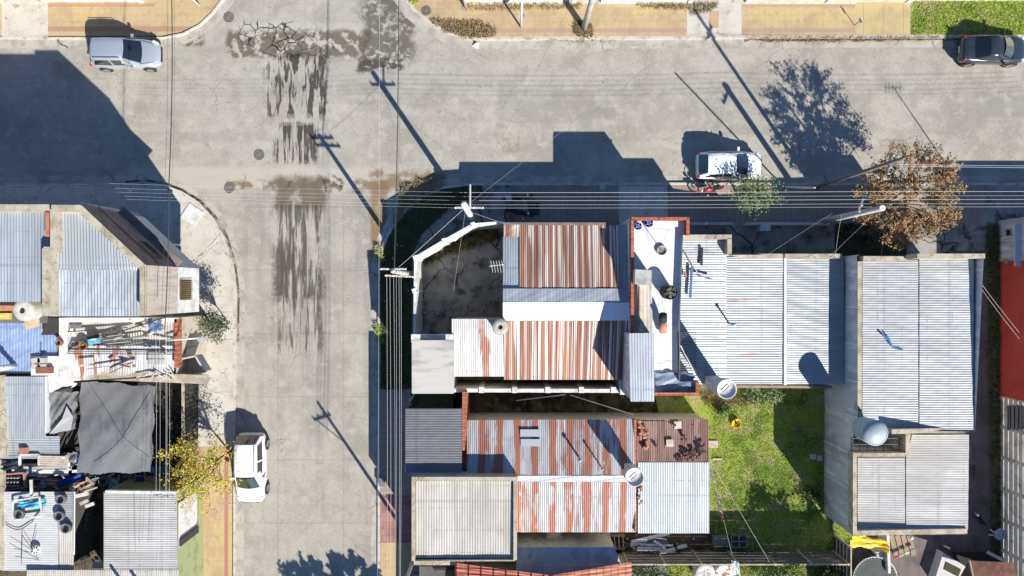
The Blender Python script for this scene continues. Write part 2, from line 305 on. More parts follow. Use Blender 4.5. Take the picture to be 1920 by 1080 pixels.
WHITE = M('white_paint', (.66, .65, .62), .7, layers=[((.50, .485, .45), dict(scale=1.8, lo=.46, hi=.62)), ((.30, .28, .25), dict(scale=5, lo=.56, hi=.68, fac=.7)), ((.36, .33, .28), dict(scale=1.1, lo=.6, hi=.66, fac=.5))], bump=(12, .25, .01))
WROOF = M('white_roof_coating', (.68, .68, .67), .7, layers=[((.62, .61, .60), dict(scale=1.2, lo=.52, hi=.68)), ((.42, .36, .30), dict(scale=2.6, lo=.64, hi=.74, fac=.6)), ((.4, .4, .4), dict(kind='crack', scale=.6, w=.006, jit=.5))], bump=(10, .3, .015))
CREAM = M('cream_paint', sl(232, 220, 196), .8, layers=[(sl(206, 192, 166), dict(scale=1.4, lo=.5, hi=.7)), (sl(150, 136, 112), dict(scale=5, lo=.64, hi=.75, fac=.6))], bump=(12, .3, .01))
BRICK = M('red_brick', sl(206, 120, 92), .9, layers=[(sl(176, 92, 70), dict(scale=3, lo=.45, hi=.6)), (sl(120, 80, 66), dict(scale=6, lo=.58, hi=.7, fac=.6)), (sl(215, 190, 170), dict(kind='stripe', axis='y', period=.27, width=.02, soft=.03, fac=.7)), (sl(215, 190, 170), dict(kind='stripe', axis='x', period=.27, width=.02, soft=.03, fac=.5))], bump=(16, .5, .02))
PLAST = M('weathered_cement_render', (.58, .57, .56), .9, layers=[((.42, .415, .41), dict(scale=.9, st=(1, 1, .4), lo=.42, hi=.6)), ((.74, .73, .71), dict(scale=2.4, st=(1, 1, .3), lo=.53, hi=.68)), ((.26, .25, .245), dict(scale=6, lo=.6, hi=.72, fac=.6)), ((.78, .77, .75), dict(kind='stripe', axis='y', period=2.1, width=.05, soft=.02, wob=.1, fac=.6))], bump=(10, .6, .03))
BROWNW = M('brown_grey_render', (.22, .17, .155), .9, layers=[((.16, .125, .115), dict(scale=1.5, lo=.45, hi=.6)), ((.3, .25, .23), dict(scale=9, lo=.56, hi=.7, fac=.6))], bump=(12, .5, .02))
PRECAST = M('precast_concrete', (.60, .57, .50), .92, layers=[((.44, .42, .36), dict(scale=1.2, lo=.45, hi=.6)), ((.7, .68, .62), dict(scale=4, lo=.56, hi=.7, fac=.6)), ((.12, .13, .08), dict(scale=2.2, lo=.58, hi=.7, fac=.7, seed=8))], bump=(10, .6, .03))
DKCONC = M('dark_precast_concrete', (.16, .15, .135), .92, layers=[((.10, .095, .085), dict(scale=1.2, lo=.45, hi=.6)), ((.24, .225, .2), dict(scale=4, lo=.56, hi=.7, fac=.6))], bump=(10, .6, .03))
REDR = M('dark_red_wall_paint', (.50, .075, .06), .9, spec=.1, layers=[((.42, .06, .05), dict(scale=.8, lo=.45, hi=.6)), ((.56, .11, .09), dict(scale=10, lo=.56, hi=.7, fac=.5))], bump=(12, .3, .01))
TILE_R = M('salmon_roof_tile', sl(244, 172, 142), .8, layers=[(sl(228, 148, 118), dict(scale=2, lo=.45, hi=.6)), (sl(168, 96, 74), dict(kind='stripe', axis='y', period=.30, width=.05, soft=.05, fac=.85)), (sl(150, 66, 48), dict(kind='stripe', axis='x', period=.42, width=.04, soft=.04, fac=.6)), (sl(170, 110, 90), dict(scale=9, lo=.56, hi=.72, fac=.6))], bump=(12, .3, .01))
TARP = M('grey_shade_cloth', (.155, .157, .16), .85, layers=[((.18, .182, .185), dict(scale=.6, lo=.42, hi=.62)), ((.08, .08, .082), dict(scale=2.0, st=(1, .2, 1), lo=.56, hi=.7, fac=.7))], bump=(2.5, .5, .08))
TARPL = M('pale_grey_plastic_sheet', (.36, .36, .35), .5, bump=(4, .5, .05))
def plain(name, c, rough=.6, metal=0, spec=.4, coat=0, var=.25):
    return M(name, c, rough, metal, [(tuple(v*(1-var) for v in c), dict(scale=3, lo=.45, hi=.65)), (tuple(v*(1-var*1.6) for v in c), dict(scale=11, lo=.58, hi=.7, fac=.6))], spec=spec, coat=coat)
BLACK = plain('black_rubber', (.022, .022, .024), .8); GREYM = plain('grey_metal', (.30, .31, .33), .45, .6); DARKM = plain('dark_metal', (.06, .06, .065), .5, .4)
WIREM = plain('pale_cable', (.58, .57, .54), .5, 0, var=.1); WIRED = plain('dark_cable', (.05, .05, .05), .6)
POLEC = plain('concrete_pole', (.46, .44, .41), .85); POLEW = plain('white_pole_paint', (.72, .70, .66), .7); WOOD = plain('weathered_wood', (.30, .23, .16), .9); WOODL = plain('pale_timber', (.56, .48, .38), .85)
BLUEP = plain('blue_plastic', (.03, .07, .30), .5); PINKP = plain('pink_plastic', (.62, .22, .30), .6); SKYP = plain('sky_blue_tarp', (.10, .42, .62), .5); YELP = plain('yellow_plastic', (.78, .52, .02), .45, var=.12)
TANKW2 = plain('grey_white_tank', (.46, .45, .42), .8); TANKW = plain('pale_tank', (.34, .39, .42), .5, var=.08); TANKC = plain('fibre_cement_tank', (.47, .42, .35), .85); RUSTP = plain('rusty_iron', (.24, .10, .06), .85); TERRA = plain('terracotta', (.42, .19, .12), .85)
ORANGEP = plain('orange_plastic', (.6, .25, .05), .6); REDP = plain('red_paint', (.45, .03, .05), .35, coat=.5)
# ---------------------------------------------------------------- ground, roads, kerbs
sheet('ground', rect(-9000, -9000, 11000, 11000), -.03, EARTH)
sheet('road', rect(-8000, -60-8000, 10000, 10000), 0, ROAD)
NW = [(-3000, 74), (305, 74), (345, 66), (378, 49), (402, 26), (424, -4), (436, -60), (436, -3000)]
NE = [(744, -3000), (744, -50), (753, -6), (772, 20), (800, 44), (838, 64), (880, 76), (1100, 75), (1500, 73), (4000, 68)]
SW = [(-3000, 344), (235, 344), (275, 341), (312, 347), (345, 360), (375, 379), (402, 408), (424, 446), (438, 492), (445, 548), (443, 700), (440, 3000)]
SE = [(709, 3000), (709, 500), (713, 474), (722, 446), (740, 414), (765, 387), (795, 364), (830, 350), (880, 343), (4000, 343)]
def offs(pts, d):                   # offset to the left of the walking direction, metres
    w = [P(*p) for p in pts]; out = []
    for i, p in enumerate(w):
        a = w[max(0, i-1)]; b = w[min(len(w)-1, i+1)]; t = (b-a).normalized(); n = Vector((-t.y, t.x, 0)); out.append(p+n*d)
    return out
def strip(mb, A, B, z):
    for i in range(len(A)-1): mb.poly([(A[i].x, A[i].y, z), (A[i+1].x, A[i+1].y, z), (B[i+1].x, B[i+1].y, z), (B[i].x, B[i].y, z)])
    return mb
def kerbset(pts, sgn, gw, close):
    A = offs(pts, 0); B = offs(pts, sgn*.17); G = offs(pts, -sgn*gw)
    mb = MB(); strip(mb, A, B, .15)
    for i in range(len(A)-1): mb.poly([(A[i].x, A[i].y, .15), (A[i+1].x, A[i+1].y, .15), (A[i+1].x, A[i+1].y, -.02), (A[i].x, A[i].y, -.02)])
    struct(mb.build('kerb', KERB))
    struct(strip(MB(), A, G, .005).build('gutter', GUT))
    top = [Vector((p.x, p.y, .143)) for p in B] + [Vector((*P(*q).xy, .143)) for q in close]
    return top
for pts, sgn, gw, close, nm in ((NW, 1, .55, [(-3000, -3000)], WALK), (NE, 1, .55, [(4000, -3000)], WALK), (SW, -1, .5, [(-3000, 3000)], WALK), (SE, -1, .45, [(4000, 3000)], SLAB)):
    struct(MB().prism(kerbset(pts, sgn, gw, close), -.02).build('sidewalk', nm))
z1 = .150
sw = SW[1:10]+[(443.6, 640)]; struct(strip(MB(), offs(sw, .02), offs(sw, .16), .012).build('gutter_silt', M('dark_silt', (.10, .08, .06), .95, layers=[(sl(190, 176, 156), dict(scale=1.3, lo=.5, hi=.56))])))
# north pavements
sheet('sidewalk_paving', [(90, 69), (306, 69), (343, 61), (373, 45), (396, 23), (416, -4), (428, -60), (90, -60)], z1, YTILE)
sheet('sidewalk_paving', rect(-400, 8, 3, 69), z1, YTILE)
sheet('sidewalk_paving', [(758, -10), (778, 16), (804, 38), (840, 57), (882, 69), (1288, 67), (1288, 8), (900, 8), (860, -60)], z1, YTILE)
sheet('sidewalk_paving', rect(1391, 8, 1604, 66), z1, YTILE)
sheet('sidewalk_paving', rect(1330, 20, 1348, 52), z1, YTILE)
sheet('sidewalk_paving', rect(1605, 5, 1706, 66), z1, CTILE)
sheet('grass_ground', rect(1707, 2, 2400, 65), z1, GRASSG)
gp = [(1395, 72)]+[(1395+k*12.1, 71.5) for k in range(1, 41)]+[(1880-k*12.1, 74.5+(5.5 if k > 18 else 2.0)*abs(math.sin(k*.9)+.4*math.sin(k*2.3))*.7) for k in range(41)]
sheet('bare_earth', gp[::-1], .012, M('gutter_silt', sl(150, 128, 98), .95, layers=[(sl(96, 78, 56), dict(scale=5, lo=.45, hi=.6))]))
# south-west pavement
sheet('sidewalk_paving', rect(364, 838, 437, 2200), z1, YTILE)
sheet('driveway_slab', rect(366, 735, 438, 836), z1+.004, WALK)
sheet('yard_ground', rect(-900, 700, 360, 2200), z1, EARTH)
# south-east corner pavement and yards (nearly all in shade)
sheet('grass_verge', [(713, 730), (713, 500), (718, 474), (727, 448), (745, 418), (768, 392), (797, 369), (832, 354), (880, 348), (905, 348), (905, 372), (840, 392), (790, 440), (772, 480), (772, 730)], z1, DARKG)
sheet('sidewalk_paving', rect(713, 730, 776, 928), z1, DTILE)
sheet('sidewalk_paving', rect(713, 928, 776, 1018), z1, PTILE)
sheet('sidewalk_paving', rect(713, 1018, 776, 2200), z1, YTILE)
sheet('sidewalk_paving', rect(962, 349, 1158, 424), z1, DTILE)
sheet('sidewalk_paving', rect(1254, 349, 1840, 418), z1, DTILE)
sheet('driveway_slab', rect(1160, 349, 1252, 418), z1+.004, WALK)
sheet('front_yard_ground', rect(1290, 420, 1550, 520), z1+.004, SLAB)
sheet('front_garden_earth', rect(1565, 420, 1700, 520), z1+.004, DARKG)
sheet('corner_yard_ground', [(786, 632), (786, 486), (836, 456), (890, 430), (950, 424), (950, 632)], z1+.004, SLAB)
sheet('back_patio_ground', [(850, 735), (1302, 735), (1345, 800), (850, 800)], z1+.004, MOSS)
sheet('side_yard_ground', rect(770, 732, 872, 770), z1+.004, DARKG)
sheet('lawn', [(1225, 725), (1600, 725), (1600, 1040), (1290, 1040)], z1+.008, GRASSG)
sheet('rubble_yard_ground', rect(965, 985, 1340, 1040), z1+.012, EARTH)
sheet('patio_ground', rect(1560, 990, 2400, 1500), z1+.004, PATIO)
sheet('alley_ground', rect(1780, 470, 1862, 1060), z1+.008, PATIO)
sheet('neighbour_lawn', rect(1250, 1034, 1600, 1500), z1+.004, GRASSG)
# ---------------------------------------------------------------- grass and weeds (uncountable)
def pip(x, y, poly):
    c = False; j = len(poly)-1
    for i in range(len(poly)):
        xi, yi = poly[i]; xj, yj = poly[j]
        if (yi > y) != (yj > y) and x < (xj-xi)*(y-yi)/(yj-yi)+xi: c = not c
        j = i
    return c
def blades(name, poly, n, mat, label, h=.09, w=.03, clump=1):
    mb = MB(); xs = [p[0] for p in poly]; ys = [p[1] for p in poly]; k = 0
    while k < n:
        x = R.uniform(min(xs), max(xs)); y = R.uniform(min(ys), max(ys))
        if not pip(x, y, poly): continue
        for _ in range(clump):
            p = P(x+R.gauss(0, 2), y+R.gauss(0, 2)); a = R.uniform(0, 6.28); hh = h*R.uniform(.5, 1.4); d = Vector((math.cos(a), math.sin(a), 0)); t = Vector((R.gauss(0, .6), R.gauss(0, .6), 0))*hh
            mb.poly([p+d*w+Vector((0, 0, z1)), p-d*w+Vector((0, 0, z1)), p+t+Vector((0, 0, z1+hh))]); k += 1
    return tag(mb.build(name, mat), label, 'grass', kind='stuff')
GB = M('grass_blades', (.44, .54, .09), .8, layers=[((.55, .50, .22), dict(scale=1.1, lo=.48, hi=.62)), ((.16, .25, .04), dict(scale=9, lo=.5, hi=.6)), ((.52, .42, .25), dict(scale=1.9, lo=.58, hi=.68, seed=8))])
DRYG = M('dry_grass_blades', (.36, .27, .15), .9, layers=[((.20, .20, .06), dict(scale=1.2, lo=.48, hi=.62)), ((.16, .10, .05), dict(scale=9, lo=.55, hi=.65))])
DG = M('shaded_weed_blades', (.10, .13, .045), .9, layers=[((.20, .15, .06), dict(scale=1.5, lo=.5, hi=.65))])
blades('lawn_grass', [(1305, 728), (1595, 728), (1595, 1030), (1335, 1030), (1335, 790)], 30000, GB, 'green lawn with dry brown patches in the walled back garden', .07, .022, 3)
blades('lawn_grass', [(1708, 4), (1925, 4), (1925, 64), (1708, 64)], 9000, GB, 'strip of grass beside the dark sedan on the northern pavement', .07, .022, 3)
blades('lawn_grass', [(1252, 1050), (1590, 1050), (1590, 1110), (1252, 1110)], 7000, GB, 'neighbouring grass below the precast garden fence', .09, .025, 3)
blades('verge_weeds', [(713, 730), (713, 500), (745, 418), (797, 369), (880, 350), (860, 385), (790, 440), (774, 480), (774, 730)], 9000, DG, 'shaded weeds covering the verge of the corner pavement', .10, .02, 3)
blades('dry_weeds', [(806, 38), (845, 42), (900, 44), (930, 58), (925, 70), (882, 72), (835, 60)], 2600, DRYG, 'dry yellow weeds behind the curved northern kerb', .16, .03, 3)
blades('dry_weeds', [(760, -4), (785, -4), (780, 10)], 300, GB, 'small green weeds at the top of the curved northern kerb', .14, .03, 3)
blades('dry_weeds', [(868, 9), (1088, 9), (1085, 18), (870, 22)], 1500, DRYG, 'dry weeds along the foot of the northern white wall', .10, .02, 3)
blades('dry_weeds', [(1190, 9), (1345, 9), (1342, 20), (1296, 30), (1290, 20), (1200, 16)], 1300, DRYG, 'dry weeds by the cracked slabs below the northern wall', .12, .02, 3)
blades('dry_weeds', [(1078, 42), (1100, 42), (1110, 56), (1108, 70), (1085, 70), (1076, 60)], 900, DRYG, 'tuft of weeds round the foot of the thick concrete pole', .16, .03, 3)
blades('dry_weeds', [(1020, 76), (1160, 76), (1160, 82), (1110, 84), (1020, 79)], 350, DRYG, 'thin dry weeds in the gutter of the northern kerb', .06, .02, 3)
blades('dry_weeds', [(1395, 72), (1880, 70), (1780, 76), (1560, 82), (1420, 81)], 2600, DRYG, 'brown grass filling the gutter along the northern kerb', .06, .02, 3)
blades('dry_weeds', [(755, 350), (805, 336), (835, 345), (775, 392), (735, 425)], 1500, DRYG, 'dry yellow weeds in the gutter of the shaded corner', .12, .03, 3)
blades('dry_weeds', [(705, 465), (713, 460), (720, 488), (708, 486)], 300, GB, 'bright green weeds at the bend of the shaded kerb', .14, .03, 3)
blades('dry_weeds', [(704, 608), (712, 608), (721, 640), (708, 642)], 300, GB, 'sunlit green weeds in a gap of the shaded pavement edge', .14, .03, 3)
blades('dry_weeds', [(790, 470), (850, 440), (930, 430), (940, 445), (870, 470), (830, 480), (800, 495)], 2600, M('orange_dry_weeds', (.32, .22, .07), .9, layers=[((.10, .13, .04), dict(scale=2, lo=.48, hi=.6))]), 'dry orange weeds growing inside the white corner wall', .28, .02, 3)
blades('dry_weeds', [(1305, 730), (1470, 728), (1470, 745), (1400, 760), (1320, 755)], 1800, DRYG, 'tall dry weeds at the top edge of the lawn', .22, .02, 3)
blades('dry_weeds', [(1845, 420), (1870, 420), (1872, 1060), (1856, 1060)], 4500, DG, 'dark weeds along the alley beside the precast wall', .25, .03, 3)
# ---------------------------------------------------------------- buildings
def Pz(l): return [P(*p) for p in l]
def roof(mb, a, b, c, d, cross='x', pitch=.14, amp=.020, wob=.004):
    pitch *= .88; amp *= .5
    """a,b,c,d = NW, NE, SE, SW corners (px,py,z); waves run across 'x' or across 'y'"""
    a, b, c, d = Pz((a, b, c, d))
    if cross == 'x': mb.corr(a, b, c, d, pitch, amp, wob=wob)
    else: mb.corr(d, a, b, c, pitch, amp, wob=wob)
    return mb
def house(label, cat='house', at=(0, 0), group=None): return thing('house', label, cat, P(at[0], at[1], 0), group)
# House with white roofed corner yard -------------------------------------------------
h1 = house('single storey corner house under striped rusty corrugated roofs with a white ridge', at=(1060, 570))
g = [P(943, 422, 3.4), P(1178, 422, 3.4), P(1178, 712, 3.0), P(943, 712, 3.0)]
MB().walls([P(945, 424, 3.33), P(1176, 424, 3.33), P(1176, 567, 4.2), P(1176, 710, 2.95), P(945, 710, 2.95), P(945, 567, 4.2)], 0).build('wall', BROWNW, h1)
roof(MB(), (974, 421, 3.5), (1160, 421, 3.5), (1160, 543, 4.20), (974, 543, 4.20), pitch=.135, amp=.028).build('roof', G_STRIPE, h1)
roof(MB(), (943, 443, 3.56), (975, 443, 3.56), (975, 568, 4.27), (943, 568, 4.27), pitch=.16).build('roof', G_LIGHT, h1)
roof(MB(), (944, 421, 3.52), (976, 421, 3.52), (976, 444, 3.60), (944, 444, 3.60), pitch=.16).build('roof', G_STRIPE, h1)
roof(MB(), (1159, 421, 3.48), (1183, 421, 3.48), (1183, 567, 4.22), (1159, 567, 4.22), pitch=.2).build('roof', G_LIGHT, h1)
roof(MB(), (943, 541, 4.24), (1180, 541, 4.24), (1180, 568, 4.36), (943, 568, 4.36), pitch=.2, amp=.012).build('roof', G_LIGHT, h1)
roof(MB(), (943, 567, 4.37), (1180, 567, 4.37), (1180, 601, 4.05), (943, 601, 4.05), pitch=.2, amp=.010).build('roof', M('bright_ridge_sheet', (.78, .79, .80), .5, .1), h1)
roof(MB(), (945, 598, 4.0), (1180, 598, 4.0), (1180, 712, 3.05), (945, 712, 3.05), pitch=.135, amp=.028).build('roof', G_STRIPE, h1)
roof(MB(), (847, 598, 3.75), (947, 598, 3.9), (947, 706, 3.1), (847, 706, 3.1), pitch=.14).build('roof', G_FEWRUST, h1)
MB().walls([P(849, 600, 3.65), P(944, 600, 3.8), P(944, 703, 3.0), P(849, 703, 3.0)], 0).build('wall', CREAM, h1)
mb = MB()
for a, b in (((944, 420), (1160, 420)),): mb.seg(P(*a, 3.45), P(*b, 3.45), .16, 3.2, 3.52)
mb.build('parapet', BROWNW, h1)
MB().prism(Pz([(1163, 712, 2.9), (1178, 712, 2.9), (1178, 740, 2.9), (1163, 740, 2.9)]), 0).build('chimney_breast', WHITE, h1)
# annex with pale fibre sheets
h1b = house('small annex under pale weathered flat fibre sheets beside the verge', 'annex', at=(812, 690))
MB().walls(Pz([(774, 642, 4.1), (850, 642, 4.1), (848, 733, 3.8), (776, 733, 3.8)]), 0).build('wall', CREAM, h1b)
for k in range(8):
    y = 638+k*12.4; a = P(772, y, 4.28-k*.04); b = P(851, y+13.2, 4.22-k*.04)
    MB().box(((a.x+b.x)/2, (a.y+b.y)/2, 4.25-k*.045), (b.x-a.x, a.y-b.y, .035), 0, (.03, 0)).build('roof_board', M('pale_fibre_board', (.47, .45, .41), .85, layers=[((.32, .305, .28), dict(scale=1.1, st=(.4, 1.4, 1), lo=.5, hi=.66)), ((.50, .40, .32), dict(scale=2.2, lo=.64, hi=.7, fac=.7))]), h1b)
mb = MB(); mb.seg(P(772, 631, 4.0), P(849, 631, 4.0), .22, 3.6, 4.0); mb.box(P(780, 634, 4.1), (.5, .45, .3)); mb.box(P(842, 634, 4.1), (.35, .45, .3)); mb.build('lintel', WHITE, h1b)
# yard walls -------------------------------------------------
yw = thing('garden_wall', 'white rendered yard wall bending round the shaded street corner', 'wall', P(830, 470, 0))
mb = MB(); pts = Pz([(777, 626, 3.05), (779, 483, 3.05), (833, 451, 3.05), (887, 421, 3.05), (945, 417, 3.05)])
for a, b in zip(pts[:-1], pts[1:]): mb.seg(a, b, .15, .1, 3.05)
mb.build('wall', WHITE, yw)
mb = MB()
for p in (pts[1], pts[3], P(833, 451, 3.05), P(777, 545, 3.05)): mb.box((p.x, p.y, 1.6), (.25, .25, 3.1), .3)
mb.build('post', WHITE, yw)
w2 = thing('garden_wall', 'white horizontal wall with pillars between rusty house and dark patio', 'wall', P(1000, 733, 0))
MB().seg(P(850, 732, 2.6), P(1170, 733, 2.6), .22, .1, 2.6).build('wall', WHITE, w2)
mb = MB()
for x in (903, 965, 1027, 1090, 1150): mb.box((P(x, 731, 2.6).x, P(x, 731, 2.6).y, 1.38), (.30, .34, 2.6))
mb.build('post', WHITE, w2)
sheet('gutter_slab', rect(850, 712, 1170, 735), z1+.02, MOSS)
# white roofed house -------------------------------------------------
h2 = house('taller house with white coated flat roof inside a red brick parapet', at=(1240, 570))
zt, zr = 5.0, 4.55
pl = [(1184, 407), (1293, 407), (1293, 441), (1281, 441), (1275, 600), (1275, 716), (1310, 716), (1310, 742), (1184, 742)]
MB().walls(Pz([(x, y, zt-.02) for x, y in pl]), 0).build('wall', PLAST, h2)
MB().poly(Pz([(x, y, zr) for x, y in [(1184, 407), (1293, 407), (1293, 441), (1281, 443), (1275, 600), (1275, 716), (1310, 716), (1310, 742), (1184, 742)]][::-1])).build('roof', WROOF, h2)
mb = MB()
for a, b in (((1184, 410), (1293, 410)), ((1186, 412), (1186, 650)), ((1290, 413), (1290, 441)), ((1226, 739), (1311, 739)), ((1308, 716), (1308, 736))):
    mb.seg(P(*a, zt), P(*b, zt), .17, zr-.05, zt)
mb.build('parapet', BRICK, h2)
lt = thing('rooftop_room', 'narrow rooftop room with pale corrugated lid on the white roofed house', 'shed', P(1203, 690, 0))
MB().walls(Pz([(1181, 627, 5.7), (1225, 626, 5.7), (1225, 751, 5.7), (1184, 751, 5.7)]), .1).build('wall', PLAST, lt)
roof(MB(), (1179, 625, 5.8), (1226, 624, 5.8), (1227, 753, 5.78), (1182, 753, 5.78), pitch=.17, amp=.02).build('roof', galv('clean_zinc_sheet', (.50, .53, .56), 'y', dirt=.25, seed=15, metal=.15), lt)
# corrugated house D -------------------------------------------------
h3 = house('house with grey corrugated roofs split by a light flashing, next to the white flat roof', at=(1430, 590))
MB().walls(Pz([(1277, 446, 4.1), (1370, 446, 4.1), (1370, 478, 3.9), (1580, 478, 3.0), (1580, 718, 2.8), (1273, 718, 3.8)]), 0).build('wall', CREAM, h3)
roof(MB(), (1280, 449, 3.95), (1366, 449, 3.8), (1366, 480, 3.8), (1278, 480, 3.95), 'y', .155).build('roof', G_LIGHTX, h3)
roof(MB(), (1272, 478, 3.94), (1362, 478, 3.78), (1362, 720, 3.72), (1270, 720, 3.9), 'y', .155, .028).build('roof', G_LIGHTX, h3)
roof(MB(), (1360, 482, 3.74), (1470, 482, 3.30), (1470, 720, 3.26), (1360, 720, 3.68), 'y', .155, .022).build('roof', G_RUSTX, h3)
roof(MB(), (1476, 482, 3.27), (1583, 482, 2.85), (1583, 720, 2.8), (1476, 720, 3.24), 'y', .15, .018).build('roof', G_LIGHTX, h3)
MB().seg(P(1473, 480, 3.38), P(1473, 722, 3.38), .17, 3.2, 3.36).build('flashing', M('light_flashing', (.66, .68, .68), .5, .2), h3)
mb = MB(); mb.seg(P(1281, 444, 4.37), P(1372, 444, 4.37), .24, 3.6, 4.37); mb.seg(P(1368, 447, 4.37), P(1368, 476, 4.37), .24, 3.6, 4.37); mb.build('parapet', PARA, h3)
mb = MB(); mb.seg(P(1366, 480, 3.62), P(1468, 480, 3.62), .26, 3.1, 3.62); mb.seg(P(1472, 480, 3.45), P(1578, 480, 3.45), .26, 2.9, 3.45); mb.build('parapet', PARA, h3)
MB().seg(P(1315, 725, 2.7), P(1560, 726, 2.6), .14, 2.3, 2.6).build('eave_beam', WOOD, h3)
# large right-hand house E -------------------------------------------------
h4 = house('long house with white corrugated roofs, beige parapets and weathered west wall', at=(1720, 700))
MB().walls(Pz([(1607, 478, 4.2), (1722, 482, 4.5), (1722, 476, 5.5), (1845, 476, 5.5), (1828, 810, 5.0), (1610, 806, 4.2), (1607, 740, 4.2)]), 0).build('wall', PLAST, h4)
MB().walls(Pz([(1600, 850, 3.75), (1600, 1004, 3.75), (1814, 1002, 3.8), (1817, 815, 3.8), (1712, 812, 3.8), (1700, 850, 3.75)]), 0).build('wall', PLAST, h4)
MB().walls(Pz([(1600, 796, 3.7), (1600, 850, 3.7), (1700, 850, 3.6), (1700, 796, 3.6)]), 0, True).build('wall', PLAST, h4)
roof(MB(), (1617, 488, 4.05), (1728, 488, 4.5), (1728, 804, 4.5), (1617, 804, 4.05), 'y', .15, .018).build('roof', G_WHITE, h4)
roof(MB(), (1724, 484, 4.52), (1826, 484, 4.95), (1825, 806, 4.95), (1724, 806, 4.52), 'y', .15, .018).build('roof', G_WHITE, h4)
roof(MB(), (1608, 858, 3.6), (1702, 858, 3.7), (1700, 994, 3.7), (1608, 992, 3.6), 'y', .15, .018).build('roof', G_BEIGEX, h4)
roof(MB(), (1699, 815, 3.74), (1817, 815, 3.84), (1815, 992, 3.84), (1699, 992, 3.74), 'y', .15, .018).build('roof', G_BEIGEX, h4)
mb = MB(); Z = 4.22
mb.seg(P(1612, 490, Z), P(1612, 770, Z), .24, 3.8, Z); mb.seg(P(1612, 768, Z), P(1620, 800, Z), .24, 3.8, Z)
mb.seg(P(1618, 485, 4.3), P(1722, 485, 4.3), .28, 3.8, 4.36); mb.seg(P(1720, 480, 5.5), P(1847, 480, 5.5), .26, 4.4, 5.5)
mb.seg(P(1668, 808, 4.5), P(1822, 806, 4.8), .26, 3.0, 4.72)
mb.build('parapet', PARA, h4)
mb = MB(); Z = 3.95
mb.seg(P(1603, 852, Z), P(1603, 1003, Z), .22, 3.4, Z); mb.seg(P(1600, 853, Z), P(1704, 853, Z), .22, 3.4, Z-.003); mb.seg(P(1702, 812, Z), P(1702, 853, Z), .22, 3.4, Z-.006)
mb.seg(P(1600, 1000, Z), P(1814, 996, Z), .28, 3.4, Z-.009)
mb.build('parapet', PARA, h4)
mb = MB()
for k in range(7): mb.tube(P(1596+k*15, 818, 3.6), P(1596+k*15, 848, 3.6), .02)
for k in range(3): mb.tube(P(1596, 822+k*11, 3.6), P(1698, 822+k*11, 3.6), .02)
mb.build('light_well_grille', DARKM, h4)
lw = MB().seg(P(1562, 738, .7), P(1566, 1000, .7), .10, .1, .5); tag(lw.build('low_plinth', DKCONC), 'dark low plinth at the foot of the weathered west wall', 'plinth')
# rusty long house -------------------------------------------------
h5 = house('long low back house with red rust patched roofs of several sheets', at=(1080, 900))
MB().walls(Pz([(873, 790, 2.9), (1188, 790, 2.9), (1326, 790, 2.7), (1328, 996, 2.6), (1192, 996, 2.6), (966, 994, 2.7), (966, 896, 3.3), (876, 890, 3.2)]), 0).build('wall', CREAM, h5)
roof(MB(), (875, 788, 3.0), (1190, 786, 3.0), (1190, 893, 3.4), (875, 893, 3.4), pitch=.13, amp=.026).build('roof', G_RUSTY, h5)
roof(MB(), (965, 901, 3.38), (1192, 901, 3.38), (1192, 998, 2.8), (965, 998, 2.8), pitch=.13, amp=.024).build('roof', G_RUSTY, h5)
roof(MB(), (970, 892, 3.42), (1190, 892, 3.42), (1190, 903, 3.44), (970, 903, 3.44), pitch=.3, amp=.006).build('ridge_cap', M('ridge_cap_sheet', (.66, .67, .68), .5, .2), h5)
roof(MB(), (1194, 786, 2.8), (1328, 786, 2.75), (1329, 868, 3.0), (1194, 868, 3.0), pitch=.15, amp=.028).build('roof', G_BROWN, h5)
roof(MB(), (1196, 867, 3.02), (1330, 867, 3.02), (1330, 1000, 2.7), (1196, 1000, 2.7), pitch=.15, amp=.022).build('roof', M('clean_zinc_sheet', (.6, .6, .6)), h5)
mb = MB(); mb.seg(P(871, 735, 3.1), P(871, 880, 3.1), .26, .1, 3.1); mb.build('party_wall', BRICK, h5)
mb = MB(); mb.seg(P(1191, 788, 3.12), P(1191, 878, 3.12), .16, 2.4, 3.12); mb.seg(P(1192, 908, 3.1), P(1193, 998, 3.1), .13, 2.4, 3.02); mb.build('party_wall', BRICK, h5)
# dark grey corrugated shed
h6 = thing('carport', 'carport under dark grey corrugated sheets left of the red brick wall', 'carport', P(812, 825, 0))
roof(MB(), (760, 766, 3.6), (866, 766, 3.6), (866, 886, 3.6), (760, 886, 3.6), 'y', .16, .016).build('roof', G_DARK, h6)
mb = MB()
for x, y in ((764, 770), (862, 770), (764, 882), (862, 882)): mb.box((P(x, y, 3.5).x, P(x, y, 3.5).y, 1.78), (.14, .14, 3.5))
mb.build('post', DARKM, h6)
# beige roof house
h7 = house('square house with cream corrugated roof inside a beige parapet beside the pavement', at=(870, 970))
MB().walls(Pz([(773, 894, 4.1), (967, 894, 4.1), (967, 1050, 4.1), (773, 1052, 4.1)]), 0).build('wall', CREAM, h7)
roof(MB(), (780, 902, 3.98), (962, 902, 3.98), (962, 1046, 3.88), (780, 1046, 3.88), pitch=.165, amp=.026).build('roof', G_BEIGE, h7)
mb = MB(); Z = 4.15
mb.seg(P(772, 898, Z), P(969, 898, Z), .22, 3.5, Z); mb.seg(P(775, 896, Z), P(775, 1052, Z), .19, 3.5, Z-.003); mb.seg(P(966, 900, Z), P(966, 1050, Z), .2, 3.5, Z-.006); mb.seg(P(776, 1051, 3.9), P(966, 1051, 3.9), .12, 3.4, 3.85)
mb.build('parapet', PARA, h7)
MB().seg(P(772, 890, 3.6), P(876, 890, 3.6), .18, 3.3, 3.64).build('gutter_pipe', M('blue_grey_gutter', (.4, .45, .55), .5, .3), h7)
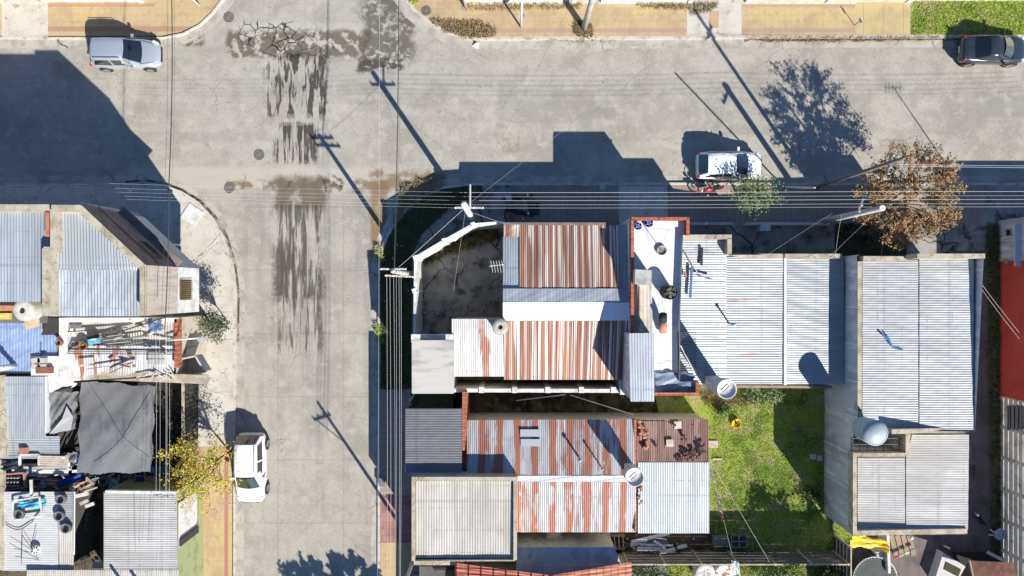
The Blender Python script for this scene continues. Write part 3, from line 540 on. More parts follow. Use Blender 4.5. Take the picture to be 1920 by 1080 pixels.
# white slab roof and red tiled house at the bottom
h8 = house('low annex with stained bluish white slab roof above the salmon tiles', 'annex', at=(1070, 1045))
MB().prism(Pz([(968, 1026, 2.6), (1152, 1026, 2.6), (1164, 1056, 2.6), (968, 1056, 2.6)]), .1).build('roof_slab', M('stained_slab', (.50, .50, .49), .8, layers=[((.36, .36, .36), dict(scale=1.1, lo=.45, hi=.62)), ((.20, .2, .2), dict(scale=2.6, st=(1, .35, 1), lo=.56, hi=.7, fac=.8))]), h8)
MB().prism(Pz([(968, 1058, 2.7), (1164, 1058, 2.7), (1164, 1090, 2.7), (968, 1090, 2.7)]), .1).build('roof_slab', MATS['stained_slab'], h8)
h9 = house('house with salmon red clay tile roof at the lower frame edge', at=(1020, 1150))
mb = MB()
roof(mb, (853, 1056, 3.2), (1034, 1079, 3.75), (1034, 1290, 3.75), (853, 1290, 3.2), 'y', .22, .035)
mb.build('roof', M('brick_red_roof_tile', sl(226, 138, 118), .85, layers=[(sl(240, 165, 145), dict(scale=2, lo=.5, hi=.65)), (sl(96, 46, 40), dict(kind='stripe', axis='x', period=.72, width=.07, soft=.04)), (sl(70, 30, 26), dict(kind='stripe', axis='y', period=.34, width=.06, soft=.04, fac=.9))]), h9)
mb = MB(); roof(mb, (1034, 1079, 3.75), (1184, 1054, 3.4), (1184, 1290, 3.4), (1034, 1290, 3.75), 'y', .26, .035); mb.build('roof', TILE_R, h9)
MB().tube(P(1034, 1079, 3.78), P(1034, 1290, 3.78), .1).build('ridge_cap', TILE_R, h9)
MB().walls(Pz([(858, 1066, 2.6), (1034, 1088, 2.7), (1180, 1066, 2.7), (1180, 1280, 2.7), (858, 1280, 2.6)]), 0).build('wall', CREAM, h9)
h10 = house('flat roofed porch with a dark roof light below the cream roofed house', 'porch', at=(815, 1070))
MB().prism(Pz([(786, 1062, 2.4), (852, 1062, 2.4), (852, 1290, 2.4), (786, 1290, 2.4)]), .1).build('roof_slab', plain('dark_slab', (.12, .11, .10), .9), h10)
MB().box(P(832, 1066, 2.45), (1.2, .15, .08)).build('roof_light', BLACK, h10)
MB().seg(P(776, 1056, 2.8), P(870, 1056, 2.8), .22, .1, 2.8).build('parapet', PARA, h10)
# precast fence across the bottom, and along the right -------------------------------------------------
def fence(name, label, a, b, h, n, mat, nb=5):
    t = thing(name, label, 'fence', (a+b)/2*1.0)
    d = (b-a); 
    for k in range(nb):
        MB().seg(a+Vector((0, 0, 0)), b, .05, .12+k*h/nb, .10+(k+1)*h/nb-.035).build('panel_board', mat, t)
    for k in range(n+1):
        p = a.lerp(b, k/n); MB().box((p.x, p.y, h/2+.1), (.13, .13, h+.12)).build('post', PARA if mat is DKCONC else PRECAST, t)
    MB().seg(a, b, .08, .10+h, .15+h).build('coping', PARA if mat is DKCONC else PRECAST, t)
    return t
fence('precast_fence', 'dark precast concrete fence with pale coping below the lawn', P(1166, 1031), P(1558, 1031), 2.1, 6, DKCONC)
fence('precast_fence', 'dark precast concrete fence running down beside the trampoline', P(1562, 1002), P(1562, 1200), 2.1, 3, DKCONC)
fence('precast_wall', 'tall pale precast board wall along the right alley', P(1872, 742), P(1872, 1200), 2.75, 8, PRECAST, 7)
xw = P(1869, 0, 0).x; xe = P(2500, 0, 0).x
gb = house('weathered concrete house wall with a small square window at the right edge', at=(1900, 450))
ya, yb = P(0, 414, 0).y, P(0, 487, 0).y
MB().box(((xw+xe)/2, (ya+yb)/2, 1.6), (xe-xw, ya-yb, 3.2)).build('wall', PLAST, gb)
wc = P(1892, 436, 1.0); MB().box((xw-.01, wc.y, 1.05), (.06, .36, .36)).build('window', BLACK, gb)
mb = MB()
for dy, dz, w_, h_ in ((-.2, 0, .06, .46), (.2, 0, .06, .46), (0, .2, .34, .06), (0, -.2, .34, .06)): mb.box((xw-.03, wc.y+dy, 1.05+dz), (.06, w_, h_))
mb.build('window_frame', PARA, gb)
MB().box((xw-.18, (P(0, 420, 1.8).y+P(0, 500, 1.8).y)/2, 2.0), (.40, 2.5, .10)).build('canopy', M('blue_grey_canopy', (.45, .5, .56), .7), gb)
rb = house('dark red painted house wall at the right edge', at=(2000, 610))
ya, yb = P(0, 488.5, 0).y, P(0, 741, 0).y
MB().box(((xw+xe)/2+.02, (ya+yb)/2, 2.5), (xe-xw, ya-yb, 5.0)).build('wall', REDR, rb)
MB().box((xw-.05, P(0, 489, 0).y, 1.2), (.10, .12, 2.4)).build('corner_strip', PARA, rb)
MB().box((xw-.1, P(0, 493, 0).y, 1.05), (.18, .12, .3)).build('vent', PARA, rb)
# low wall of the front yard
lwf = thing('front_wall', 'low shaded garden wall in front of the grey roofed house', 'wall', P(1400, 420, 0))
MB().seg(P(1294, 419, .9), P(1375, 419, .9), .16, .1, .9).build('wall', PLAST, lwf)
MB().seg(P(1400, 419, .9), P(1556, 419, .9), .16, .1, .9).build('wall', PLAST, lwf)
MB().box(P(1430, 426, .5), (.60, .52, 1.0)).build('meter_cabinet', PLAST, lwf)
MB().seg(P(1545, 419, .9), P(1556, 414, .9), .2, .1, .92).build('wall', PLAST, lwf)
# ------------------------------------------------ west block
k1 = house('three storey corner building with beige parapets and brown cut-off corner facade', at=(200, 480))
zb = 9.2
A = [(96, 385), (152, 385), (272, 497), (272, 592), (82, 592), (82, 468), (96, 462)]
top = Pz([(x, y, zb) for x, y in A])
def cut(z0, z1, mat, name, grow=0.0, pts=(1, 2, 3)):
    mb = MB(); w = [top[i] for i in pts]; c = sum(top, Vector())/len(top)
    for a, b in zip(w[:-1], w[1:]):
        t = (b-a).normalized(); n = Vector((-t.y, t.x, 0)); n = n if n.dot(a-c) > 0 else -n; o = n*grow
        mb.poly([Vector((a.x, a.y, z1))+o, Vector((b.x, b.y, z1))+o, Vector((b.x, b.y, z0))+o, Vector((a.x, a.y, z0))+o])
    return mb.build(name, mat, k1)
MB().walls(top[4:]+top[:4], 3.6, False).walls([Vector((top[3].x, top[3].y, 8.35)), Vector((top[4].x, top[4].y, 8.35))], 3.6, False).build('wall', CREAM, k1)
PINKW = M('pinkish_render', sl(232, 218, 206), .85, layers=[(sl(208, 190, 178), dict(scale=2.4, st=(1, 3, .2), lo=.45, hi=.62)), (sl(190, 168, 156), dict(scale=6, st=(1, 4, .15), lo=.56, hi=.7, fac=.7))], bump=(10, .3, .02))
cut(6.1, 9.1, BROWNW, 'facade_band', .03, (1, 2)); cut(6.1, 9.1, PINKW, 'facade_band', .03, (2, 3)); cut(3.6, 6.08, M('grey_white_render', (.50, .50, .50), .8), 'facade_band', .03, (1, 2)); cut(3.6, 6.08, WHITE, 'facade_band', .03, (2, 3))
d = (top[2]-top[1]).normalized(); nn = Vector((-d.y, d.x, 0)); nn = nn if nn.x > 0 else -nn
q = top[1].lerp(top[2], .72); 
def onface(u, z, out=.06): p = top[1].lerp(top[2], u); return Vector((p.x, p.y, z))+nn*out
MB().poly([onface(.58, 7.6), onface(.86, 7.6), onface(.86, 6.7), onface(.58, 6.7)]).build('window', plain('dark_glass', (.03, .035, .04), .15), k1)
mb = MB(); 
for k in range(8): u = .58+k*.04; mb.tube(onface(u, 7.6, .1), onface(u, 6.7, .1), .015, n=4)
mb.build('window_bars', DARKM, k1)
MB().tube(onface(0, 7.9, .08), onface(1, 7.9, .08), .02).build('facade_cable', WIRED, k1)
MB().seg(onface(.0, 6.15, .2), onface(1.0, 6.15, .2), .5, 6.05, 6.13).build('balcony_slab', BROWNW, k1)
b_ = onface(1, 6.1, .1)
mb = MB(); e0, e1 = P(336, 525, 6.0), P(336, 562, 6.0)
for k in range(10): p = e0.lerp(e1, k/9); mb.tube((top[2].x+.10, p.y, 5.9), (top[2].x+.12, p.y, 4.6), .02, n=4)
mb.build('window_bars', DARKM, k1)
MB().poly([(top[2].x+.06, e0.y, 5.9), (top[2].x+.06, e1.y, 5.9), (top[2].x+.06, e1.y, 4.6), (top[2].x+.06, e0.y, 4.6)]).build('window', plain('ochre_blind', (.42, .25, .08), .7), k1)
MB().prism([Vector((p.x-2.0, p.y-.8, 3.6)) for p in top], .1).build('ground_floor', BROWNW, k1)
roof(MB(), (104, 395, 8.75), (160, 395, 8.75), (268, 500, 8.75), (104, 500, 8.75), pitch=.15)
mb = MB()
# main roof as trapezoids following the cut corner
a, b, c, d_ = Pz([(104, 397, 8.7), (146, 397, 8.7), (262, 506, 8.6), (92, 506, 8.6)])
mb.corr(a, b, c, d_, .15, .02, nrow=10); m2 = MB().corr(*Pz([(92, 505, 8.6), (262, 505, 8.6), (262, 593, 8.45), (92, 593, 8.45)]), .15, .02)
# skewed top piece keeps ridges straight: rebuild with clipped columns
mb = MB(); n = 0
A0 = P(92, 397, 8.7); 
import itertools
xs0, xs1 = P(104, 0, 8.7).x, P(262, 0, 8.6).x; cols = int((xs1-xs0)/.15*4)
yT = P(0, 397, 8.7).y; yB = P(0, 506, 8.6).y; xk = P(146, 0, 8.7).x
prev = None
for i in range(cols+1):
    x = xs0+(xs1-xs0)*i/cols; yt = yT if x < xk else yT+(x-xk)/(xs1-xk)*(yB-yT)*.985
    z = 8.7+.02*math.sin(i*math.pi/2); cur = (Vector((x, yt, z)), Vector((x, yB-.05, z-.1)))
    if prev: mb.poly([prev[0], cur[0], cur[1], prev[1]])
    prev = cur
mb.build('roof', G_LIGHT, k1); m2.build('roof', G_LIGHT, k1)
mb = MB(); Z = zb
mb.seg(P(97, 391, Z), P(151, 391, Z), .36, 8.4, Z); mb.seg(P(148, 390, Z), P(268, 502, Z), .36, 8.4, Z-.004); mb.seg(P(266, 498, Z), P(266, 592, Z), .22, 8.4, Z-.008)
mb.seg(P(99, 392, Z), P(99, 468, Z), .28, 8.4, Z-.012); mb.seg(P(81, 468, Z), P(102, 468, Z), .28, 8.4, Z-.016); mb.seg(P(85, 466, Z), P(85, 592, Z), .36, 8.4, Z-.02)
mb.build('parapet', PARA, k1)
k2 = house('neighbouring tall building with ribbed zinc roof at the left edge', at=(0, 470))
MB().prism(Pz([(-700, 384, 8.6), (94, 384, 8.6), (94, 466, 8.6), (80, 470, 8.6), (80, 566, 8.6), (-700, 566, 8.6)]), .1).build('wall', CREAM, k2)
roof(MB(), (-60, 395, 8.72), (92, 395, 8.72), (92, 566, 8.66), (-60, 566, 8.66), pitch=.17).build('roof', G_LIGHT, k2)
MB().seg(P(-60, 390, 8.95), P(97, 390, 8.95), .36, 8.5, 8.95).build('parapet', PARA, k2)
MB().box(P(92, 421, 8.85), (.18, 1.2, .3)).build('brick_pier', TERRA, k2)
# yards and low buildings south of the tall corner building
k3 = house('low terraces with blue painted corrugated roofs behind the tall building', at=(40, 650))
MB().walls(Pz([(-300, 600, 4.2), (78, 600, 4.2), (78, 628, 4.0), (108, 628, 4.0), (108, 700, 4.0), (-300, 700, 4.0)]), 0).build('wall', CREAM, k3)
roof(MB(), (-60, 606, 4.45), (78, 606, 4.45), (78, 640, 4.3), (-60, 640, 4.3), pitch=.19).build('roof', G_BLUE, k3)
roof(MB(), (-60, 638, 4.25), (76, 638, 4.25), (76, 669, 4.1), (-60, 669, 4.1), pitch=.19).build('roof', G_BLUE, k3)
roof(MB(), (-60, 667, 4.05), (60, 667, 4.05), (60, 699, 3.9), (-60, 699, 3.9), pitch=.19).build('roof', G_BLUE, k3)
roof(MB(), (77, 628, 4.1), (107, 628, 4.1), (107, 670, 4.0), (77, 670, 4.0), pitch=.19).build('roof', G_BLUE, k3)
MB().prism(Pz([(58, 668, 4.2), (114, 668, 4.2), (114, 704, 4.2), (58, 704, 4.2)]), .1).build('roof_slab', WROOF, k3)
MB().prism(Pz([(-60, 566, 4.7), (80, 566, 4.7), (80, 606, 4.7), (-60, 606, 4.7)]), .1).build('roof_slab', plain('stained_dark_slab', (.15, .14, .13), .9), k3)
MB().prism(Pz([(42, 582, 4.76), (72, 582, 4.76), (74, 612, 4.76), (48, 618, 4.76)]), 4.72).build('cardboard_patch', plain('tan_board', (.58, .42, .27), .9), k3)
MB().prism(Pz([(80, 596, 4.3), (110, 596, 4.3), (110, 628, 4.3), (80, 628, 4.3)]), .1).build('roof_slab', plain('black_roof_felt', (.045, .045, .045), .9), k3)
k4 = house('house with junk covered corrugated roof and cream street wall beside the leafy shrub', at=(250, 650))
MB().walls(Pz([(112, 596, 4.0), (330, 596, 4.0), (330, 700, 3.8), (280, 708, 3.8), (112, 720, 3.8)]), 0).build('wall', CREAM, k4)
roof(MB(), (124, 594, 4.1), (330, 594, 4.1), (330, 642, 3.95), (124, 642, 3.95), pitch=.17).build('roof', G_BEIGE, k4)
roof(MB(), (126, 640, 3.9), (330, 640, 3.9), (326, 700, 3.7), (128, 716, 3.7), pitch=.17).build('roof', G_FEWRUST, k4)
mb = MB(); mb.seg(P(117, 596, 4.4), P(117, 725, 4.4), .45, 3.6, 4.35); mb.build('parapet', WHITE, k4)
mb = MB(); mb.seg(P(329, 598, 4.2), P(329, 690, 4.2), .14, 3.6, 4.2); mb.build('parapet', BRICK, k4)
mb = MB(); mb.seg(P(130, 600, 4.25), P(330, 600, 4.25), .25, 3.9, 4.2); mb.seg(P(312, 596, 4.3), P(312, 600, 4.3), .8, 3.9, 4.24); mb.build('coping', WHITE, k4)
bal = MB(); pz = Pz([(326, 676, 3.3), (366, 668, 3.3), (384, 697, 3.3), (340, 708, 3.3)])
for a, b in zip(pz, pz[1:]+pz[:1]): bal.seg(a, b, .10, 2.5, 3.3)
bal.build('balcony_box', M('grey_balcony_render', (.46, .44, .41), .9), k4); MB().prism([Vector((p.x, p.y, 2.5)) for p in pz], 2.4).build('balcony_floor', CREAM, k4)
mb = MB()
for y in (648,): mb.path([P(345, 664, 2.9), P(350, 652, 2.9), P(368, 648, 2.9)], .03)
mb.path([P(338, 630, 2.9), P(350, 628, 2.9)], .03); mb.build('wall_pipe', DARKM, k4)
MB().box(P(255, 706, 3.6), (8.2, .5, .25), -.04).build('broken_coping', PARA, k4)
# grey roof strip and left roofs
k5 = house('house with pale zinc roof left of the grey shade cloth', at=(50, 760))
MB().walls(Pz([(-200, 704, 3.7), (70, 704, 3.7), (70, 820, 3.6), (80, 822, 3.5), (80, 855, 3.5), (-200, 856, 3.5)]), 0).build('wall', M('shade_dark_plaster', (.10, .09, .08), .9), k5)  # wall colour darkened to stand for the shade beside the cloth
roof(MB(), (4, 706, 3.8), (86, 706, 3.8), (86, 822, 3.6), (4, 822, 3.6), pitch=.15).build('roof', G_LIGHT, k5)
roof(MB(), (4, 818, 3.58), (112, 818, 3.58), (112, 860, 3.45), (4, 860, 3.45), 'y', .16).build('roof', G_LIGHTX, k5)
mb = MB(); mb.seg(P(0, 704, 3.95), P(0, 860, 3.95), .3, 3.5, 3.9); mb.seg(P(-1, 862, 3.5), P(-1, 1070, 3.5), .3, 3.2, 3.46); mb.build('parapet', PARA, k5)
MB().seg(P(86, 706, 3.9), P(86, 812, 3.9), .12, 3.6, 3.92).build('flashing', M('light_flashing', (.6, .6, .6)), k5)
# white strip wall between
MB_ = MB().prism(Pz([(90, 700, 3.9), (114, 700, 3.9), (110, 726, 3.9), (92, 736, 3.9)]), .1); tag(MB_.build('party_wall', WHITE), 'short white party wall left of the junk covered roof', 'wall')
k6 = house('workshop with pale stained corrugated roof carrying old tyres', 'workshop', at=(70, 1000))
DKP = M('shade_dark_plaster', (.10, .09, .08), .9)  # shade of the narrow gap is put into this wall colour
MB().walls(Pz([(-100, 925, 3.2), (118, 925, 3.2), (118, 1068, 3.2), (-100, 1068, 3.2)]), 0).build('wall', DKP, k6)
roof(MB(), (6, 922, 3.35), (110, 922, 3.35), (110, 1070, 3.3), (6, 1070, 3.3), 'y', .15, .012).build('roof', M('pale_stained_sheet', (.50, .50, .49), .7, .05, [((.48, .47, .44), dict(scale=1.4, lo=.48, hi=.62)), ((.40, .33, .28), dict(scale=2.8, st=(.2, 1, 1), lo=.58, hi=.7, fac=.7))]), k6)
roof(MB(), (108, 922, 3.36), (140, 922, 3.36), (140, 985, 3.34), (108, 985, 3.34), 'y', .15, .015).build('roof', G_RUSTX, k6)
roof(MB(), (111, 985, 3.34), (140, 985, 3.34), (138, 1070, 3.3), (111, 1070, 3.3), 'x', .14, .018).build('roof', G_BEIGE, k6)
MB().tube(P(140, 922, 3.42), P(139, 1040, 3.42), .035).build('edge_pipe', POLEW, k6)
k7 = house('house with beige ribbed roof and white and green street wall by the orange tree', at=(265, 1000))
MB().walls(Pz([(194, 922, 3.5), (330, 924, 3.5), (333, 1200, 3.5), (194, 1200, 3.5)]), 0).build('wall', M('pale_green_paint', sl(196, 204, 150), .8, layers=[(sl(170, 180, 128), dict(scale=1.5, lo=.5, hi=.66))]), k7)
roof(MB(), (195, 924, 3.55), (331, 924, 3.55), (333, 1068, 3.5), (195, 1068, 3.5), 'y', .145, .022).build('roof', G_BEIGEX, k7)
roof(MB(), (50, 1069, 3.5), (335, 1069, 3.5), (335, 1200, 3.5), (50, 1200, 3.5), 'x', .145, .02).build('roof', G_BEIGE, k7)
wx = P(331, 0, 3.5).x
mb = MB(); y0, y1 = P(0, 945, 3.5).y, P(0, 1030, 3.5).y
mb.poly([(wx+.05, y0, 3.4), (wx+.05, y1, 3.4), (wx+.05, y1+.5, 1.1), (wx+.05, y0, 1.1)]); mb.build('facade_band', WHITE, k7)
MB().seg((wx+.1, y1+.5, 0), (wx+.1, y1+.1, 0), .12, 1.1, 3.3).build('door_frame', DARKM, k7)
mb = MB(); mb.seg(P(197, 922, 3.66), P(330, 924, 3.66), .14, 3.4, 3.66); mb.build('parapet', WHITE, k7)
# wall by the pavement, tree shade painted into its dark mottled colour
vx = P(344, 0, 1.9).x
vw = thing('street_wall', 'old board wall coloured dark as tree shade, facing the pavement above the orange tree', 'wall', P(356, 770, 0))
DKW = M('tree_shade_boards', (.05, .048, .045), .9, layers=[((.12, .115, .11), dict(scale=3, st=(1, 2.5, 1), lo=.52, hi=.66)), ((.02, .02, .02), dict(kind='stripe', axis='y', period=.26, width=.05, soft=.04, wob=.15))], bump=(8, .8, .05))
ya, yb = P(0, 712, 1.9).y, P(0, 832, 1.9).y
MB().box((vx, (ya+yb)/2, 1.0), (.14, ya-yb, 1.8)).build('wall', DKW, vw); MB().box((vx, (ya+yb)/2, 1.95), (.16, ya-yb, .06)).build('coping', PARA, vw)
GRW = M('flaking_green_wall', sl(160, 172, 120), .9, layers=[(sl(90, 100, 60), dict(scale=2.4, lo=.45, hi=.58)), (sl(200, 200, 160), dict(scale=6, lo=.55, hi=.66))])
vw2 = thing('street_wall', 'flaking pale green wall behind the orange tree', 'wall', P(350, 885, 0))
ya, yb = P(0, 834, 1.9).y, P(0, 945, 1.9).y
MB().box((vx, (ya+yb)/2, 1.0), (.14, ya-yb, 1.8)).build('wall', GRW, vw2); MB().box((vx, (ya+yb)/2, 1.95), (.16, ya-yb, .06)).build('coping', PARA, vw2)
# houses north of the street (their front walls show at the top edge)
def northhouse(x0, x1, label, mat, wall=True, yb=6, roofm=G_LIGHT):
    t = thing('front_wall', label, 'wall', P((x0+x1)/2, yb, 0))
    MB().seg(P(x0, yb-3), P(x1, yb-3), .16, .12, .9).build('wall', mat, t); MB().seg(P(x0, yb-3), P(x1, yb-3), .24, .9, .98).build('coping', WHITE, t)
    k = max(1, int((x1-x0)/140))
    for i in range(k+1): p = P(x0+(x1-x0)*i/k, yb-3); MB().box((p.x, p.y, .62), (.3, .3, 1.05)).build('post', WHITE, t)
northhouse(92, 268, 'white front wall left of the curved northern corner', WHITE); northhouse(872, 1075, 'white front wall above the dry weeds', WHITE); northhouse(1130, 1292, 'white front wall right of the thick concrete pole', WHITE)
northhouse(1400, 1700, 'cream front wall above the yellow tiled pavement', CREAM); northhouse(1702, 2200, 'white front wall above the grass strip', WHITE, yb=2)
for x0, x1, y0, lb in ((-600, 90, 0, 'house with brown eave at the top left corner'), (90, 330, -70, 'house set back behind the upper left front wall'), (880, 1290, -80, 'wide house set back behind the northern front walls'), (1330, 1700, -70, 'house set back above the yellow tiled pavement'), (1720, 2200, -60, 'house set back above the grass strip')):
    t = thing('house', lb, 'house', P((x0+x1)/2, y0-120, 0)); a = P(x0, y0-240); b = P(x1, y0)
    MB().box(((a.x+b.x)/2, (a.y+b.y)/2, 1.6), (b.x-a.x, a.y-b.y, 3.0)).build('wall', CREAM, t)
    MB().corr((a.x-.2, a.y, 3.2), (b.x+.2, a.y, 3.2), (b.x+.2, b.y-.1, 3.05), (a.x-.2, b.y-.1, 3.05), .2, .03).build('roof', G_LIGHT if x0 > 0 else G_BROWN, t)
# ---------------------------------------------------------------- vehicles
GLASS = M('tinted_glass', (.012, .016, .018), .06, 0, spec=.8, coat=1)
LAMP = M('clear_lamp', (.75, .76, .78), .1, .3, spec=.8, coat=1); TAIL = M('red_lamp', (.42, .01, .015), .2, 0, coat=1); RIM = M('alloy', (.55, .56, .58), .3, .8)
def car(name, label, paint, L, Wd, Ht, loc, rz, cat='car', style='hatch', rails=False, spoke=7):
    t = thing(name, label, cat, loc, 'cars parked along the kerbs', rz); hw = Wd/2; hl = L/2
    # stations: x, half width, shoulder z, centre z, bottom z
    if style == 'sedan':
        st = [(-hl, .62, .62, .80, .38), (-hl+.06, .80, .80, .93, .28), (-hl+.25, .93, .90, 1.02, .24), (-hl+.75, .99, .93, 1.04, .24)]
        rear_x, roof_r, roof_f, ws = -hl+.72, -hl+1.42, hl-1.95, hl-1.18
    else:
        st = [(-hl, .70, .62, .86, .38), (-hl+.05, .84, .84, .98, .28), (-hl+.22, .94, .93, 1.02, .24), (-hl+.75, .99, .95, 1.03, .24)]
        rear_x, roof_r, roof_f, ws = -hl+.10, -hl+.52, hl-1.85, hl-1.08
    st += [(-.3, 1, .93, 1.0, .22), (.5, 1, .92, 1.0, .22), (hl-1.1, .985, .90, 1.0, .24), (hl-.6, .955, .80, .93, .24), (hl-.28, .88, .70, .83, .26), (hl-.08, .72, .58, .70, .30), (hl, .52, .48, .58, .36)]
    prof = lambda w, zs, zc, zb: [(0, zc), (w*.45, zc-.008), (w*.78, zc-.035), (w*.93, zs+.01), (w*.99, zs-.08), (w, (zs+zb)/2+.05), (w*.985, zb+.12), (w*.90, zb)]
    mb = MB(); n = 15
    for x, wf, zs, zc, zb in st:
        pr = prof(wf*hw, zs, zc, zb); ring = pr[::-1]+[(-y, z) for y, z in pr[1:]]
        mb.v += [Vector((x, y, z)) for y, z in ring]
    for i in range(len(st)-1):
        for k in range(n-1): mb.f.append((i*n+k, i*n+k+1, (i+1)*n+k+1, (i+1)*n+k))
        mb.f.append((i*n+n-1, i*n, (i+1)*n, (i+1)*n+n-1))
    mb.f.append(tuple(range(n-1, -1, -1))); mb.f.append(tuple((len(st)-1)*n+k for k in range(n)))
    body = mb.build('body', paint, t, True, origin=None) if False else None
    me = D.meshes.new('body'); me.from_pydata([tuple(v) for v in mb.v], [], mb.f); me.materials.append(paint); me.polygons.foreach_set('use_smooth', [True]*len(me.polygons))
    body = D.objects.new('body', me); SC.collection.objects.link(body); body.parent = t
    sub = body.modifiers.new('s', 'SUBSURF'); sub.levels = sub.render_levels = 2
    def add(m, nm, mat, par=t, sm=False):
        me = D.meshes.new(nm); me.from_pydata([tuple(v) for v in m.v], [], m.f); me.materials.append(mat)
        if sm: me.polygons.foreach_set('use_smooth', [True]*len(me.polygons))
        o = D.objects.new(nm, me); SC.collection.objects.link(o); o.parent = par; return o
    # greenhouse
    wb, wr = hw*.93, hw*.735
    gs = [(rear_x, wb*.86, .96, None), (roof_r, wr*.96, Ht-.04, 1), ((roof_r+roof_f)/2, wr*1.0, Ht, 1), (roof_f, wr*.97, Ht-.05, 1), (ws, wb*.93, .95, None)]
    def cab(x):      # roof half width and height, belt half width at x
        pass
    roofst = [(roof_r, wr*.92, Ht-.06), (roof_r+.15, wr, Ht-.02), ((roof_r+roof_f)/2, wr*1.02, Ht), (roof_f-.2, wr, Ht-.03), (roof_f, wr*.94, Ht-.075)]
    m = MB()
    for x, w, z in roofst:
        m.v += [Vector((x, y, zz)) for y, zz in ((-w, z-.075), (-w*.93, z-.025), (-w*.5, z), (0, z+.008), (w*.5, z), (w*.93, z-.025), (w, z-.075))]
    for i in range(4):
        for k in range(6): m.f.append((i*7+k, (i+1)*7+k, (i+1)*7+k+1, i*7+k+1))
    r_ = add(m, 'roof', paint, t, True)
    beltz = .93
    bl = [(rear_x, wb*.84), (rear_x+.25, wb*.95), ((roof_r+roof_f)/2, wb), (ws-.45, wb*.98), (ws, wb*.86)]
    rl = [(roof_r, wr*.92, Ht-.135), (roof_r+.15, wr, Ht-.095), ((roof_r+roof_f)/2, wr*1.02, Ht-.075), (roof_f-.2, wr, Ht-.105), (roof_f, wr*.94, Ht-.15)]
    # cabin side skins (paint) and glass panes 6 mm proud
    m = MB()
    for s in (-1, 1):
        for i in range(4):
            m.poly([(bl[i][0], s*bl[i][1], beltz), (bl[i+1][0], s*bl[i+1][1], beltz), (rl[i+1][0], s*rl[i+1][1], rl[i+1][2]), (rl[i][0], s*rl[i][1], rl[i][2])])
    def endpanel(m, b0, r0, e):
        m.poly([(b0[0], -b0[1], beltz), (b0[0], b0[1], beltz), (r0[0], r0[1], r0[2]+.065), (r0[0], -r0[1], r0[2]+.065)])
    endpanel(m, bl[0], rl[0], -1); endpanel(m, bl[4], rl[4], 1)
    add(m, 'cabin_frame', paint, t)
    def pane(b0, r0, name, sgn, bow):
        m = MB(); nn_ = 8; rows = 4; z0, z1_ = beltz+.03, r0[2]+.06
        for j in range(rows+1):
            tt = j/rows; 
            for k in range(nn_+1):
                u = (k/nn_-.5)*2; w = (b0[1]*(1-tt)+r0[1]*tt)*.93
                x = b0[0]*(1-tt)+r0[0]*tt + sgn*(.02+bow*(1-u*u)); z = z0*(1-tt)+z1_*tt+.012+.03*(1-u*u)
                m.v.append(Vector((x, u*w, z)))
        for j in range(rows):
            for k in range(nn_): m.f.append((j*(nn_+1)+k, j*(nn_+1)+k+1, (j+1)*(nn_+1)+k+1, (j+1)*(nn_+1)+k))
        return add(m, name, GLASS, t, True)
    pane(bl[4], rl[4], 'windshield', 1, .10); pane(bl[0], rl[0], 'rear_window', -1, .05)
    xm = (roof_r+roof_f)/2+.1
    for s in (-1, 1):
        for x0, x1 in ((roof_r-.12 if style == 'hatch' else roof_r-.05, xm-.05), (xm+.05, ws-.42)):
            def sidept(x, tt):
                def itp(l, x, q):
                    for a, b in zip(l[:-1], l[1:]):
                        if x <= b[0] or b is l[-1]:
                            u = max(0, min(1, (x-a[0])/(b[0]-a[0]))); return a[q]*(1-u)+b[q]*u
                xx = min(max(x, roof_r), roof_f) if tt > .5 else x
                yb, yr = itp(bl, x, 1), itp(rl, xx, 1); zr_ = itp(rl, xx, 2)
                if tt == 0: return Vector((x, s*(yb+.012-.02), beltz+.04))
                q = .86; return Vector((x*(1-q)+xx*q, s*((yb*(1-q)+yr*q)+.014), beltz*(1-q)+zr_*q))
            m = MB(); N_ = 5
            for k in range(N_):
                a, b = x0+(x1-x0)*k/N_, x0+(x1-x0)*(k+1)/N_
                m.poly([sidept(a, 0), sidept(b, 0), sidept(b, 1), sidept(a, 1)])
            add(m, 'side_window', GLASS, t)
        # mirrors, lights, handles
        m = MB().box((ws-.50, s*(hw+.10), .98), (.12, .22, .14), 0); mr = add(m, 'mirror', paint, t)
        m = MB(); m.box((hl-.30, s*(hw*.72), .735), (.36, .26, .10), -s*.45, (0, .30)); hd = add(m, 'headlight', LAMP, t); b2 = hd.modifiers.new('b', 'BEVEL'); b2.width = .03
        m = MB(); m.box((-hl+.10 if style == 'hatch' else -hl+.16, s*(hw*.80), .88), (.12, .20, .16), s*.35); tl = add(m, 'taillight', TAIL, t); b2 = tl.modifiers.new('b', 'BEVEL'); b2.width = .03
        for x in (-hl+.72, hl-.82):
            m = MB().lathe((x, s*(hw-.09), .31), [(.18, -.1), (.31, -.1), (.325, -.06), (.325, .06), (.31, .1), (.2, .105)], 24, Matrix.Rotation(math.pi/2, 3, 'X'))
            w_ = add(m, 'wheel', BLACK, t, True)
            m = MB().lathe((x, s*(hw+.015), .31), [(.04, 0), (.20, -s*-.0), (.205, .0)], 20, Matrix.Rotation(math.pi/2, 3, 'X'))
            m = MB()
            for k in range(spoke): a = 2*math.pi*k/spoke; m.box((x+.10*math.cos(a), s*(hw+.012), .31+.10*math.sin(a)), (.18, .02, .045), 0, (0, -a))
            m.lathe((x, s*(hw+.01), .31), [(.17, -.02), (.205, -.02), (.205, .02), (.17, .02), (.17, -.02)], 20, Matrix.Rotation(math.pi/2, 3, 'X'))
            add(m, 'rim', RIM, w_)
